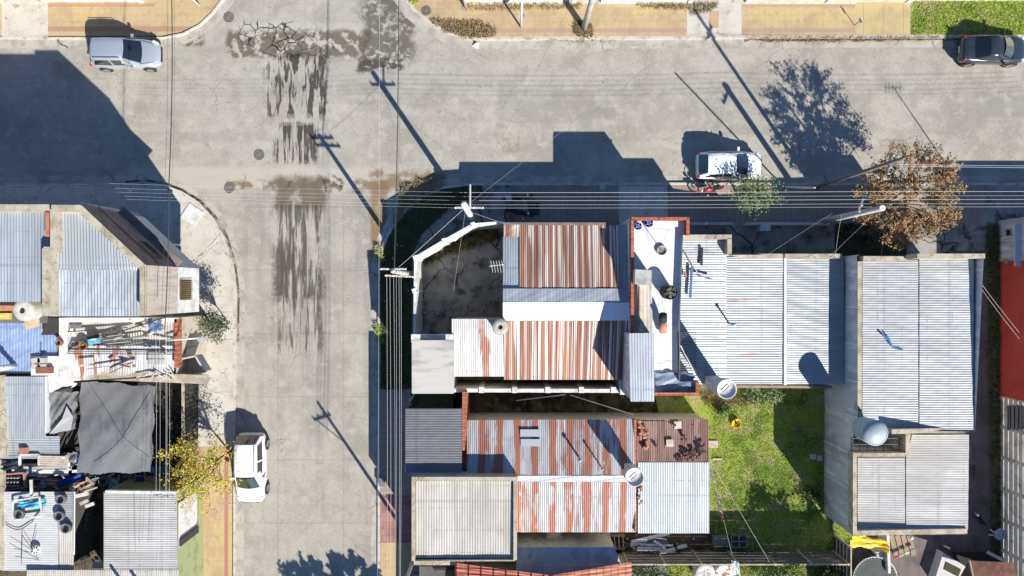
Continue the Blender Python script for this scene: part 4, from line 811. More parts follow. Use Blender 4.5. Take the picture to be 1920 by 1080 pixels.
            m = MB().lathe((x, s*(hw-.015), .34), [(.34, -.03), (.385, -.03), (.385, .03), (.34, .03), (.34, -.03)], 24, Matrix.Rotation(math.pi/2, 3, 'X')); add(m, 'wheel_arch', DARKM, t)
        if rails: add(MB().path([(roof_r+.15, s*wr*.90, Ht-.0), (roof_r+.2, s*wr*.9, Ht+.05), (roof_f-.25, s*wr*.9, Ht+.04), (roof_f-.15, s*wr*.88, Ht-.02)], .02), 'roof_rail', GREYM, t)
    for s in (-1, 1): add(MB().path([(ws-.02, s*hw*.80, .975), (hl-.75, s*hw*.74, .93), (hl-.35, s*hw*.62, .85)], .009), 'bonnet_seam', DARKM, t)
    for y0 in (-.35, .35): add(MB().tube((ws+.02, y0-.3, 1.0), (ws-.1, y0+.3, 1.06), .012), 'wiper', BLACK, t)
    add(MB().box((hl-.02, 0, .52), (.05, .9, .16)), 'grille', DARKM, t)
    add(MB().tube((hl-1.08, -hw*.8, .985), (hl-1.08, hw*.8, .985), .012), 'bonnet_seam', DARKM, t)
    add(MB().box((-hl+.0, 0, .60), (.02, .42, .12)), 'number_plate', WHITE, t)
    return t
def paint(n, c, metal=0, rough=.28): return M(n, c, rough, metal, spec=.5, coat=.6)
car('parked_car', 'silver small suv with roof rails beside the northern pavement', paint('silver_paint', (.52, .56, .60), .5, .3), 4.25, 1.78, 1.68, P(248, 108, 0), 0, rails=True)
car('parked_car', 'dark grey sedan parked beside the grass strip', paint('dark_grey_paint', (.045, .055, .07), .4, .25), 4.15, 1.72, 1.46, P(1853, 100, 0)+Vector((-.15, 0, 0)), math.radians(-.5), style='sedan')
car('parked_car', 'white hatchback standing at the shaded southern kerb', paint('white_car_paint', (.80, .81, .82)), 4.05, 1.72, 1.47, P(1361, 314, 0), 0)
car('parked_car', 'white car with panoramic side windows parked next to the orange tree', paint('white_car_paint', (1, 1, 1)), 4.3, 1.82, 1.66, P(478, 872, 0), -math.pi/2, rails=True)
def motorbike(label, col, loc, rz, box=None):
    t = thing('motorbike', label, 'motorbike', loc, 'motorbikes parked on the shaded pavement', rz)
    def add(m, nm, mat, par=t, sm=False): return add_local(m, nm, mat, par, sm)
    for x in (-.62, .62):
        w_ = add(MB().lathe((x, 0, .30), [(.24, -.05), (.30, -.05), (.31, 0), (.30, .05), (.24, .05), (.24, -.05)], 20, Matrix.Rotation(math.pi/2, 3, 'X')), 'wheel', BLACK, t, True)
        m = MB()
        for k in range(6): a = k*math.pi/3; m.tube((x, 0, .3), (x+.25*math.cos(a), 0, .3+.25*math.sin(a)), .012, n=4)
        add(m, 'spokes', GREYM, w_)
    add(MB().lathe((.12, 0, .80), [(0, -.14), (.15, -.12), (.20, 0), (.15, .11), (0, .15)], 12, Matrix.Diagonal((1.5, .75, 1))), 'tank', col, t, True)
    add(MB().box((-.30, 0, .80), (.62, .24, .09), 0, (0, .05)), 'seat', BLACK); add(MB().box((0, 0, .48), (.5, .26, .34)), 'engine', DARKM)
    add(MB().tube((.45, 0, .95), (.62, 0, .30), .035), 'fork', GREYM); add(MB().path([(.30, -.36, .98), (.42, -.12, 1.0), (.42, .12, 1.0), (.30, .36, .98)], .022), 'handlebar', DARKM)
    add(MB().lathe((.56, 0, .86), [(0, .06), (.09, .04), (.10, -.02), (0, -.06)], 12, Matrix.Rotation(math.pi/2, 3, 'Y')), 'headlight', LAMP, t, True)
    for s in (-1, 1): add(MB().box((.32, s*.40, 1.08), (.05, .13, .08)), 'mirror', LAMP)
    add(MB().box((.62, 0, .62), (.46, .14, .03)), 'mudguard', col); add(MB().box((-.66, 0, .66), (.42, .16, .04), 0, (0, .2)), 'mudguard', col)
    add(MB().tube((-.1, -.18, .3), (-.75, -.2, .36), .04), 'exhaust', GREYM)
    if box: add(MB().box((-.62, 0, .95), (.34, .36, .28)), 'top_box', box)
    return t
def add_local(m, nm, mat, par, sm=False):
    me = D.meshes.new(nm); me.from_pydata([tuple(v) for v in m.v], [], m.f); me.materials.append(mat)
    if sm: me.polygons.foreach_set('use_smooth', [True]*len(me.polygons))
    o = D.objects.new(nm, me); SC.collection.objects.link(o); o.parent = par; return o
motorbike('red motorbike beside the white hatchback', REDP, P(1325, 358, .15), math.radians(-170), None)
motorbike('dark motorbike with pale grey box, nearer the kerb', DARKM, P(972, 372, .15), math.radians(8), plain('pale_grey_box', (.5, .52, .5), .6))
motorbike('black motorbike without a box, nearer the rusty roof', BLACK, P(973, 400, .15), math.radians(-12), None)
# ---------------------------------------------------------------- poles and wires
def pole(name, label, base, z, r0, r1, mat, lean=(0, 0), cat='utility pole', grp='utility poles'):
    b = P(*base, .1); t = thing(name, label, cat, b, grp)
    top = b+Vector((lean[0], lean[1], z-.1)); MB().tube(b, top, r0, r1, 12).build('shaft', mat, t, True); return t, top
def arm(t, c, ln, ang, nins=4, mat=POLEC, r=.05):
    d = Vector((math.cos(ang), math.sin(ang), 0)); MB().box(c, (ln, .09, .11), ang).build('crossarm', mat, t); out = []
    for k in range(nins):
        p = c+d*ln*(k/(nins-1)-.5)*.94; MB().lathe(p, [(.02, .05), (.045, .08), (.045, .13), (.025, .16), (.04, .19), (0, .2)], 8).build('insulator', POLEW, t, True); out.append(p+Vector((0, 0, .2)))
    return out
p1, top1 = pole('utility_pole', 'white pole with a crossarm outside the bend of the white yard wall', (886, 411), 7.8, .19, .15, POLEW)
i1 = arm(p1, top1+Vector((.25, -.15, -.5)), 1.5, 0, 4, r=.04); c_ = top1+Vector((.3, .5, -.45)); MB().tube(c_+Vector((0, -.6, 0)), c_+Vector((0, .55, 0)), .05).build('bracket', POLEC, p1)
p2, top2 = pole('utility_pole', 'grey pole with two crossarms on the shaded verge', (775, 514), 7.4, .17, .11, POLEC)
i2 = arm(p2, top2+Vector((0, .12, -.25)), 1.35, 0, 5); i2b = arm(p2, top2+Vector((.3, -.25, -.35)), 1.5, -.05, 5, WOODL)
p3, top3 = pole('utility_pole', 'slim pole with a crossarm at the bottom of the shaded pavement', (782, 1030), 7.8, .12, .08, POLEC)
i3 = arm(p3, top3+Vector((-.35, 0, -.8)), 1.1, .3, 4); MB().tube(top3+Vector((-.8, -.1, -.8)), top3+Vector((0, 0, -2.2)), .03).build('brace', DARKM, p3)
p4, top4 = pole('utility_pole', 'thick grey pole leaning out of the low front wall', (1535, 416), 7.3, .20, .15, POLEC)
MB().lathe(top4, [(.10, 0), (.16, .03), (.06, .04), (.0, .03)], 12).build('cap', POLEW, p4); i4 = arm(p4, top4+Vector((-.6, .4, -.9)), 1.1, 1.2, 4, GREYM)
p5, top5 = pole('utility_pole', 'tall dark wooden pole by the orange tree crown', (1528, 352), 9.6, .13, .09, M('creosoted_wood', (.17, .15, .13), .9))
MB().tube(P(1470, 350, .15), P(1528, 352, 7.0), .05).build('brace', POLEC, p5)
i5 = arm(p5, top5+Vector((0, -.1, -1.2)), 1.0, 1.3, 4, GREYM)
p6, top6 = pole('utility_pole', 'dark pole leaning along the cut corner of the tall building', (268, 406), 6.4, .17, .13, POLEC)
MB().path([P(172, 379, 6.0), P(172, 345, 6.0)], .04).build('bracket', GREYM, p6); MB().path([P(187, 388, 5.6), P(175, 365, 6.0)], .03).build('brace', GREYM, p6)
MB().tube(P(172, 345, 6.0), P(246, 358, 5.6), .02).build('lamp_arm', GREYM, p6)
p7, top7 = pole('utility_pole', 'thick concrete pole on the yellow northern pavement', (1095, 54), 8.5, .19, .14, POLEC)
p8, top8 = pole('service_post', 'slim white service post with a blue grey meter box', (977, 52), 4.5, .065, .06, POLEW, cat='post', grp=None)
MB().box(P(980, 26, 1.6)+Vector((0, -.12, 0)), (.26, .2, .34)).build('meter_box', plain('blue_grey_box', (.22, .30, .36), .5), p8)
p9, _ = pole('service_post', 'short grey post at the upper end of the curved northern kerb', (873, 14), 2.6, .09, .08, POLEC, cat='post', grp=None)
p10, _ = pole('sign_post', 'thin dark post with a small plate on the yellow pavement', (1601, 48), 1.05, .022, .022, DARKM, cat='post', grp=None)
MB().box(P(1614, 38, 1.0), (.05, .3, .22), .5).build('plate', plain('pale_plate', (.5, .5, .46), .6), p10)
p11, _ = pole('lamp_post', 'short white post by the lower left kerb of the northern corner', (376, 12), 1.6, .05, .04, POLEW, cat='post', grp=None)
an = thing('roof_mast', 'thin twin mast standing on the weathered building beyond the right edge', 'antenna', P(1922, 410, 3.4))
MB().tube(P(1924, 412, 3.2), P(1924, 412, 3.2)+Vector((0, 0, 4.2)), .03).build('mast', GREYM, an); MB().tube(P(1932, 415, 3.4), P(1932, 415, 3.4)+Vector((0, 0, 2.4)), .03).build('mast', GREYM, an)
mb = MB()
for k in range(5): mb.tube(P(1924, 412, 3.2)+Vector((-.5+.22*k, -.35, 4.1)), P(1924, 412, 3.2)+Vector((-.5+.22*k, .35, 4.1)), .015)
mb.tube(P(1924, 412, 3.2)+Vector((-.6, 0, 4.1)), P(1924, 412, 3.2)+Vector((.6, 0, 4.1)), .02); mb.build('yagi_antenna', GREYM, an)
# cables: every run between two supports is one cable
def cab(label, a, b, r=.016, sag=.25, mat=WIREM, grp=None):
    m = MB().cable(a, b, r*(.45 if r < .03 else .7), sag, 16); return tag(m.build('cable', mat), label, 'cable', grp)
gx = 'cables running east from the white corner pole to the thick grey pole'
for k, (y, z, r) in enumerate(((361, 7.2, .018), (369, 7.1, .012), (376, 7.0, .017), (384, 6.9, .013), (390, 6.8, .012))):
    cab('pale overhead cable between the white corner pole and the thick grey pole', P(870, y, z), P(1645, y-2, z), r, .15, grp=gx)
    cab('pale overhead cable from the thick grey pole over the orange tree eastwards', P(1645, y-2, z), P(2300, y-4, z), r, .15, grp='cables over the orange tree')
for k in range(2): cab('pale cable from the dark wooden pole to the right edge of the street', P(1665, 308+k*3, 8.4), P(2300, 314+k*4, 8.4), .016, .1, grp='twin cables from the wooden pole')
for k, (x0, x1, r) in enumerate(((725, 725, .016), (731, 732, .016), (738, 741, .014), (743, 741, .012), (748, 748, .014), (752, 750, .016))):
    cab('pale cable running south from the two crossarms over the shaded pavement', P(x0, 515, 7.2), P(x1, 1180, 7.2), r, .2, grp='cables running south from the grey pole')
cab('black bundled cable running north from the grey pole over the crossing', P(739, 505, 7.2), P(748, -160, 7.6), .035, .45, WIRED)
cab('thin cable beside the black bundled cable over the crossing', P(741, 505, 7.2), P(752, -160, 7.6), .012, .5, WIRED)
cab('thin pale cable crossing the whole frame above the shaded kerb', P(712, -160, 7.8), P(707, 1200, 7.8), .012, .15)
cab('diagonal cable from the grey pole up to the white corner pole', P(742, 506, 7.3), P(868, 393, 7.3), .018, .1, WIREM)
cab('dark slack cable from the white corner pole across the street to the north', P(872, 388, 7.3), P(1100, -50, 7.3), .010, .2, WIRED)
cab('cable rising from the white corner pole over the pavement', P(875, 385, 7.3), P(1290, 60, 8), .009, .2, M('faint_cable', (.4, .4, .4), .6))
for k, (y0, y1, z) in enumerate(((343, 361, 7.2), (352, 369, 7.1), (359, 376, 7.0), (366, 384, 6.9), (372, 390, 6.8))):
    cab('faint pale cable crossing the junction to the cut-off corner building', P(176, y0, 6.4), P(868, y1, z), .009, .2, grp='cables across the junction')
for k in range(4): cab('pale cable reaching the tall building from the left edge', P(-120, 350+k*6, 6.6), P(172, 346+k*5, 6.2), .018, .1, grp='cables at the left edge')
gw = 'long cables over the western houses'
for k, (xa, xb, r, m_) in enumerate(((308, 309, .014, WIRED), (317, 317, .035, WIRED), (321, 322, .012, WIRED))):
    cab('dark cable over the crossing, ending at the tall corner building', P(xa, -160, 10.2), P(xb, 340, 9.9), r, .3, m_, grp='dark cables of the western street')
    cab('dark cable passing above the pinkish wall of the tall corner building', P(xb, 340, 9.9), P(xb-8, 620, 9.5), r, .1, m_, grp='dark cables above the pinkish wall')
for k, x in enumerate((286, 293, 304, 306, 311)):
    cab('pale cable hanging over the grey shade cloth and the beige roof', P(x+6, 620, 6.5), P(x, 1180, 6.5), .013, .2, grp='cables over the shade cloth')
jb = MB().lathe(P(319, 358, 9.8), [(0, -.12), (.08, -.1), (.09, .1), (0, .13)], 8); tag(jb.build('cable_joint', BLACK, smooth=True), 'black splice box on the thick western cable', 'junction box')
cab('thin cable from the roof edge to the white corner pole bracket', P(945, 419, 3.6), P(884, 398, 5.5), .01, .05)
cab('thin cable dropping across the corner yard', P(873, 392, 7.0), P(850, 545, 3.4), .01, .1, M('faint_cable', (.4, .4, .4)))
for k, (x0, y0, x1, y1) in enumerate(((1438, 478, 1560, 400), (1560, 478, 1620, 420), (1567, 475, 1578, 402), (1655, 418, 1717, 474), (1660, 422, 1653, 478))):
    cab(['thin service wire to the parapet between the two grey roofs', 'thin service wire by the spiky agave', 'white service wire from the thick pole to the parapet corner', 'white service wire under the orange tree', 'faint wire beside the agave'][k], P(x0, y0, 4.2), P(x1, y1, 5.5), .010, .05, WIREM if k == 2 else M('faint_cable', (.4, .4, .4)))
for k in range(2): cab('service wire dropping beside the red roof', P(1826+k*2, 512+k*12, 4.8), P(1925, 640+k*12, 3.3), .012, .1, grp='service wires by the red roof')
cl = cab('white clothes line from the back roof corner to the garden fence', P(1331, 862, 2.7), P(1443, 1054, 2.2), .018, .05); cab('clothes line with rags from the back roof corner to the fence', P(1331, 865, 2.7), P(1376, 1054, 2.2), .016, .05)
# rags on the line
def rag(label, p0, p1, z, w, col):
    m = MB(); a, b = P(*p0, z), P(*p1, z); n = 8
    for k in range(n):
        u, v = k/n, (k+1)/n; q0, q1 = a.lerp(b, u), a.lerp(b, v); s0, s1 = w*(.6+.4*math.sin(k*1.7)), w*(.6+.4*math.sin((k+1)*1.7))
        m.poly([q0+Vector((s0*.4, 0, 0)), q1+Vector((s1*.4, 0, 0)), q1+Vector((-s1*.3, 0, -.35)), q0+Vector((-s0*.3, 0, -.35))])
    tag(m.build('rag', col), label, 'cloth')
rag('long white rag near the roof end of the clothes line', (1334, 880), (1341, 905), 2.62, .28, WHITE); rag('white torn rag in the middle of the clothes line', (1345, 925), (1352, 962), 2.5, .30, plain('grey_white_cloth', (.55, .54, .50), .9)); rag('small red rag on the clothes line', (1352, 964), (1357, 980), 2.45, .22, plain('faded_red_cloth', (.42, .12, .12), .9))
# ---------------------------------------------------------------- trees and plants
def leafmat(n, c1, c2, c3, sc=1.2):
    return M(n, c1, .75, layers=[(c2, dict(scale=sc, lo=.44, hi=.56)), (c3, dict(scale=sc*4, lo=.52, hi=.6, seed=5)), (tuple(v*.5 for v in c1), dict(scale=sc*9, lo=.55, hi=.62))])
def tree(label, base, c, rad, n, leaf, mat, ncl=40, bark=None, name='tree', cat='tree', tr=.12, clsz=.22, grp=None, twigs=0, fl=.55, hollow=.35, down=1, spray=0):
    b = P(*base, .15); c = Vector(c); t = thing(name, label, cat, b, grp); bark = bark or M('tree_bark', (.13, .10, .075), .95)
    cl = []
    while len(cl) < ncl:
        v = Vector((R.uniform(-1, 1), R.uniform(-1, 1), R.uniform(-1, 1)))
        if v.length > 1 or v.length < hollow: continue
        cl.append(c+Vector((v.x*rad[0], v.y*rad[1], v.z*rad[2])))
    m = MB(); fork = b.lerp(c, .42); m.tube(b-Vector((0, 0, .1)), b.lerp(c, .2), tr, tr*.8); m.tube(b.lerp(c, .2), fork, tr*.8, tr*.62)
    for p in cl[:26]:
        q = fork.lerp(p, .5)+Vector((R.gauss(0, .1), R.gauss(0, .1), R.uniform(0, .3))); m.tube(fork, q, tr*.38, tr*.22, 6); m.tube(q, p, tr*.22, tr*.06, 5)
        for _ in range(twigs):
            e = p+Vector((R.gauss(0, 1), R.gauss(0, 1), R.gauss(0, .6))).normalized()*max(rad)*.28; m.tube(q.lerp(p, .6), e, tr*.10, tr*.03, 4, False)
    m.build('trunk', bark, t)
    m = MB(); 
    for k in range(n):
        ci = R.randrange(len(cl)); p = cl[ci]; g = max(rad)*clsz; p = p+Vector((R.gauss(0, g), R.gauss(0, g), R.gauss(0, g*.8)))
        if spray:
            rd = random.Random(ci*7+k%5); dr = ((cl[ci]-c).normalized()+Vector((rd.gauss(0, .45), rd.gauss(0, .45), rd.gauss(0, .3)))).normalized(); q_ = R.uniform(-.5, 1.0)*spray; p = cl[ci]+dr*q_+Vector((R.gauss(0, .05), R.gauss(0, .05), R.gauss(0, .05)-.12*max(0, q_)))
        a = Vector((R.gauss(0, 1), R.gauss(0, 1), R.gauss(0, fl))).normalized(); bq = a.orthogonal().normalized(); bq = Matrix.Rotation(R.uniform(0, 6.28), 3, a) @ bq
        L_ = leaf*R.uniform(.6, 1.4); m.poly([p+a*L_, p+bq*L_*.42, p-a*L_*.6, p-bq*L_*.42])
    m.build('crown', mat, t); return t
def G3(px, py, z): v = P(px, py, 0); return Vector((v.x, v.y, z))
ORL = leafmat('orange_autumn_leaves', (.38, .22, .10), (.27, .23, .11), (.50, .32, .16), .8)
tree('large half bare autumn tree with orange brown leaves beside the thick grey pole', (1622, 394), G3(1628, 380, 4.3), (2.35, 2.6, 1.9), 26000, .072, ORL, 140, tr=.16, spray=.75, twigs=5, clsz=.10, hollow=.5, bark=M('grey_bark', (.24, .20, .17), .95))
tree('pale green street tree at the nose of the white hatchback', (1390, 378), G3(1394, 373, 2.2), (1.2, .95, .6), 2600, .085, leafmat('pale_green_leaves', (.14, .20, .09), (.25, .32, .16), (.06, .11, .04)), 40, tr=.08)
tree('small grey green shrub tree in front of the cream street wall', (428, 606), G3(430, 608, 2.3), (.85, .78, .75), 2600, .065, leafmat('grey_green_leaves', (.075, .10, .05), (.13, .16, .09), (.035, .055, .025)), 34, tr=.05)
YOL = leafmat('yellow_orange_leaves', (.60, .46, .07), (.42, .44, .08), (.62, .32, .06), .9)
tree('yellow and orange sapling leaning over the white parked car', (432, 846), G3(422, 856, 3.2), (1.5, 1.8, .8), 3800, .07, YOL, 52, spray=1.1, tr=.08, twigs=3, clsz=.12)
t4 = tree('trailing yellow creeper hanging over the flaking green wall', (366, 900), G3(362, 880, 2.2), (1.2, 2.2, .5), 2600, .065, YOL, 40, spray=.4, name='creeper', cat='climbing plant', tr=.04, clsz=.11)
tree('leafy tree standing south of the frame beside the street', (745, 1262), G3(745, 1285, 4.6), (2.7, 2.2, 1.6), 20000, .17, leafmat('mid_green_leaves', (.07, .11, .03), (.10, .14, .045), (.04, .07, .02)), 46, tr=.2, clsz=.13, spray=.9)
tree('leafy tree standing in the neighbour garden below the fence', (1545, 1110), G3(1545, 1108, 4.3), (1.4, 1.1, 1.0), 2600, .13, MATS['mid_green_leaves'], 26, tr=.12, clsz=.15)
SP = leafmat('shrub_leaves', (.06, .10, .03), (.11, .16, .06), (.03, .05, .015))
for x, y, r, z, n, lb in ((1410, 735, .8, .6, 700, 'light green bush at the top of the lawn'), (1440, 738, .7, .7, 700, 'pale leafy bush beside the shaded lawn corner'), (1352, 768, .5, .4, 350, 'small dark bush at the upper left of the lawn'), (1490, 802, .42, .5, 300, 'small pale bush in the shade of the lawn'), (1498, 752, .28, .4, 140, 'tiny pale plant in the shaded lawn corner'),
        (1220, 1062, 1.3, .9, 1800, 'dense grey green bush beside the salmon tiles'), (1455, 1075, 1.4, 1.0, 1800, 'dark bush with pale leaves below the fence'), (1540, 1075, 1.2, 1.1, 1400, 'dark bush next to the fence corner'), (1655, 1072, .5, .5, 300, 'dark bush inside the trampoline ring'), (1520, 930, .8, .4, 500, 'straggly dark plant by the weathered wall')):
    tree(lb, (x, y), G3(x, y, z), (r, r*.8, r*.5), n, .085, leafmat('pale_bush_leaves', (.20, .27, .12), (.12, .2, .06), (.3, .36, .2)) if 'pale' in lb or 'light' in lb else SP, 14, name='bush', cat='bush', tr=.03, hollow=.1, grp='garden bushes')
def agave(label, x, y, z, r, n, mat):
    t = thing('agave', label, 'plant', P(x, y, .15)); c = P(x, y, z); m = MB()
    for k in range(n):
        a = R.uniform(0, 6.28); e = R.uniform(-.15, 1.2); d = Vector((math.cos(a)*math.cos(e), math.sin(a)*math.cos(e), math.sin(e))); s = d.cross(Vector((0, 0, 1))).normalized()*.028; L_ = r*R.uniform(.8, 1.1)
        m.poly([c-s, c+s, c+s+d*L_*.6, c+d*L_-Vector((0, 0, .12)), c-s+d*L_*.6])
    m.build('leaves', mat, t); MB().tube(P(x, y, .1), c, .09, .07).build('stem', M('tree_bark', (1, 1, 1)), t); return t
AG = M('agave_leaf', (.30, .28, .17), .6, layers=[((.17, .19, .10), dict(scale=4, lo=.45, hi=.6))])
agave('spiky palm like yucca left of the orange tree', 1627, 426, 1.9, .75, 130, AG); agave('second darker yucca close to the parapet', 1620, 450, 1.3, .7, 110, M('dark_agave_leaf', (.12, .12, .09), .6)); agave('dark spiky plant beside the pavement gap', 1592, 430, 1.1, .6, 80, M('dark_agave_leaf', (.12, .12, .09), .6))
# ---------------------------------------------------------------- tanks
def tank(label, px, py, ztop, r, h, mat, top='lid', zbase=.1, supp=None, taper=.93):
    c = P(px, py, ztop); b = Vector((c.x, c.y, ztop-h)); t = thing('water_tank', label, 'water tank', b, 'roof water tanks')
    MB().lathe(b, [(0, 0), (r*taper, 0), (r*taper, .05), (r, h*.7), (r, h*.93), (r*.93, h-.01)], 36).build('shell', mat, t, True)
    if top == 'lid':
        MB().lathe(b, [(r*1.0, h*.93), (r*1.02, h*.97), (r*.7, h), (r*.66, h+.04), (0, h+.05)], 36).build('lid', mat, t, True)
    elif top == 'open':
        MB().lathe(b, [(r, h), (r*.9, h+.01), (r*.88, h-.12), (0, h-.16)], 36).build('rim', WHITE, t, True)
        MB().path([b+Vector((-r*.4, -r*.3, h-.05)), b+Vector((r*.3, r*.35, h-.05))], .02).build('float_rod', DARKM, t)
    elif top == 'hole':
        MB().lathe(b, [(r, h*.93), (r*.85, h), (r*.3, h+.05), (r*.28, h+.04), (r*.26, h-.05)], 36).build('lid', mat, t, True); MB().lathe(b, [(r*.28, h-.02), (0, h-.02)], 20).build('hatch', BLACK, t)
    if supp:
        s_ = tag(MB().box((b.x, b.y, (zbase+b.z)/2), (supp, supp, b.z-zbase)).build('tank_support', PLAST if mat is not TANKC else BRICK), 'block carrying the '+label.split(' on ')[0].split(' beside ')[0].split(' at ')[0], 'support')
    return t
tank('white open topped water tank at the corner of the white flat roof', 1363, 730, 6.6, .52, 1.1, TANKW2, 'open', 2.9, .7)
tank('round pale blue water tank with a lid over the light well', 1642, 812, 6.0, .68, 1.3, TANKW, 'lid', 4.0, .8)
tank('open white water tank with a dark float between the rusty roofs', 1190, 895, 5.3, .52, 1.0, TANKW2, 'open', .1, .5)
tank('fibre cement tank with a round hatch beside the rusty roof', 938, 613, 4.9, .45, .9, TANKC, 'hole', .1, .5)
tank('cream water tank with a dark open hatch behind the tall building', 42, 582, 6.2, .56, .9, TANKW2, 'hole', 4.7, .7)
tank('squat concrete tank with blue bowl in the rubble yard', 1040, 1010, 1.5, .5, 1.1, TANKC, 'lid')
# the lidded tank keeps a red cover; the roof of the white house
def part_obj(m, name, label, cat, mat, grp=None, sm=False): return tag(m.build(name, mat, smooth=sm), label, cat, grp)
zr = 4.55
def tyre(label, px, py, z, r=.31, tilt=(0, 0), grp='old tyres on the roofs', mat=None):
    t = thing('tyre', label, 'tyre', P(px, py, z), grp); M3 = Matrix.Rotation(tilt[0], 3, 'X') @ Matrix.Rotation(tilt[1], 3, 'Y')
    prof = [(r*.60, .03), (r*.66, -.01), (r*.85, -.03), (r, .02), (r*1.02, .10), (r, .18), (r*.85, .22), (r*.66, .20), (r*.60, .16), (r*.58, .1), (r*.60, .03)]
    add_local(MB().lathe((0, 0, .03), prof, 32, M3), 'tread', mat or plain('dusty_rubber', (.12, .115, .11), .9), t, True); add_local(MB().lathe((0, 0, .03), [(r*.86, .224), (r*.82, .228), (r*.78, .224)], 32, M3), 'sidewall_ring', plain('pale_dusty_rubber', (.26, .25, .24), .9), t, True)
    return t
for x, y, lb in ((117, 934, 'grey tyre on the pale roof nearest the junk heap'), (114, 965, 'middle tyre of the three at the roof edge'), (127, 988, 'lowest tyre of the three at the roof edge'), (39, 962, 'tyre lying under the white window frame')): tyre(lb, x, y, 3.37)
tyre('tyre standing in the junk heap next to the shade cloth', 197, 901, 1.8, .29)
tyre('small tyre lying by the white bench boards of the rubble yard', 1171, 1020, .3, .17, grp=None)
tyre('flat tyre beside the planks at the fence foot', 1271, 1030, .4, .17, grp=None)
tyre('dark tyre ring on the parapet pier left of the beige junk roof', 114, 642, 4.35, .20, grp=None, mat=RUSTP)
hc = thing('wheel_cover', 'white hubcap with dark slots on the pale stained roof', 'hubcap', P(70, 1029, 3.36))
add_local(MB().lathe((0, 0, .14), [(0, .06), (.08, .06), (.27, .03), (.29, 0)], 28), 'disc', POLEW, hc, True)
for k in range(7): a = k*2*math.pi/7; add_local(MB().box((.17*math.cos(a), .17*math.sin(a), .20), (.12, .05, .02), a), 'slot', BLACK, hc)
wf = thing('window_frame', 'old white window frame lying on the pale roof with tyres', 'window frame', P(50, 953, 3.6))
pf = Pz([(23, 940, 3.62), (73, 932, 3.62), (79, 968, 3.62), (24, 976, 3.62)])
for a, b in zip(pf, pf[1:]+pf[:1]): MB().seg(a, b, .09, 3.56, 3.62).build('frame_bar', WHITE, wf)
def crumple(label, pts, z, mat, name='tarp', cat='tarpaulin', amp=.12, n=14, sub=.5, grp=None, zf=None):
    """cloth over a quad of px corners (NW, NE, SE, SW), wrinkled"""
    a, b, c, d = Pz([(x, y, z) for x, y in pts]); m = MB(); s1, s2 = R.uniform(0, 9), R.uniform(0, 9)
    for j in range(n+1):
        for i in range(n+1):
            u, v = i/n, j/n; p = a.lerp(b, u).lerp(d.lerp(c, u), v)
            e = min(u, 1-u, v, 1-v)*2
            p.z += amp*(math.sin(u*9+s1+v*3)*.4+math.sin(v*13+u*5+s2)*.3+math.sin((u+v)*21+s1)*.25+math.sin((u-v)*33+s2)*.18)+(zf(u, v) if zf else 0)
            p.x += R.gauss(0, .012); p.y += R.gauss(0, .012)
            if e < .05: p += Vector((math.sin(v*17+s1)*.05, math.sin(u*15+s2)*.05, 0))
            m.v.append(p)
    for j in range(n):
        for i in range(n): k = j*(n+1)+i; m.f.append((k, k+n+1, k+n+2, k+1))
    return tag(m.build(name, mat, smooth=True), label, cat, grp)
crumple('turquoise tarp scrap bunched beside the old window frame', [(36, 942), (84, 936), (86, 950), (34, 954)], 3.5, SKYP, amp=.10)
crumple('large grey shade cloth stretched over the dark yard', [(152, 712), (290, 726), (284, 886), (146, 888)], 3.5, TARP, 'shade_cloth', 'shade cloth', .06, 40, zf=lambda u, v: .35*math.sin(u*3.14)*math.sin(v*3.14)-.25*math.exp(-((u-.55)**2+(v-.3)**2)*30))
crumple('smaller grey shade cloth left of the large one', [(90, 732), (144, 736), (142, 806), (87, 814)], 3.7, TARP, 'shade_cloth', 'shade cloth', .12, 26)
m = MB().poly(Pz([(125, 762, 3.95), (137, 782, 3.9), (133, 806, 3.85), (92, 814, 3.85), (116, 786, 3.95)])); tag(m.build('plastic_sheet', TARPL), 'torn pale plastic sheet on the smaller shade cloth', 'plastic sheet')
mb = MB(); mb.path(Pz([(160, 722, 3.95), (232, 832, 4.1), (176, 880, 3.85)]), .012); mb.path(Pz([(232, 832, 4.1), (286, 752, 3.95)]), .012); mb.path(Pz([(232, 832, 4.1), (282, 875, 3.9)]), .012)
tag(mb.build('guy_rope', plain('grey_rope', (.2, .2, .2), .9)), 'guy ropes crossing the large shade cloth', 'rope')
# blue grey tarp and things on the white roof
crumple('blue grey plastic tarp bunched in the bottom corner of the white roof', [(1228, 700), (1300, 698), (1304, 734), (1228, 736)], 4.68, M('blue_grey_tarp', (.20, .24, .32), .4), amp=.10)
def basket(label, px, py, z, r, mat):
    t = thing('basket', label, 'basket', P(px, py, z), 'blue baskets on the white roof')
    add_local(MB().lathe((0, 0, 0), [(0, .02), (r*.8, .02), (r, .35), (r*1.06, .36), (r*.98, .33), (r*.75, .06), (0, .05)], 20), 'bowl', mat, t, True)
    for k in range(5): a = k*1.25; add_local(MB().tube((r*math.cos(a), r*math.sin(a), .36), (-r*math.cos(a+.5), -r*math.sin(a+.5), .38), .022), 'rod', plain('mid_blue_plastic', (.12, .20, .50), .5), t)
basket('blue basket in the top left corner of the white roof', 1194, 425, zr, .20, BLUEP); basket('blue basket with stripes along the top parapet of the white roof', 1214, 419, zr, .23, BLUEP)
vt = thing('roof_vent', 'round grey vent ring in the middle of the white roof', 'vent', P(1240, 470, zr))
add_local(MB().lathe((0, 0, 0), [(.22, 0), (.24, .16), (.29, .16), (.28, 0)], 28), 'ring', POLEC, vt, True); add_local(MB().lathe((0, 0, 0), [(.22, .05), (0, .05)], 20), 'grate', plain('grey_grate', (.25, .24, .22), .9), vt); add_local(MB().tube((0, 0, .1), (0, 0, 1.6), .018), 'mast', GREYM, vt)
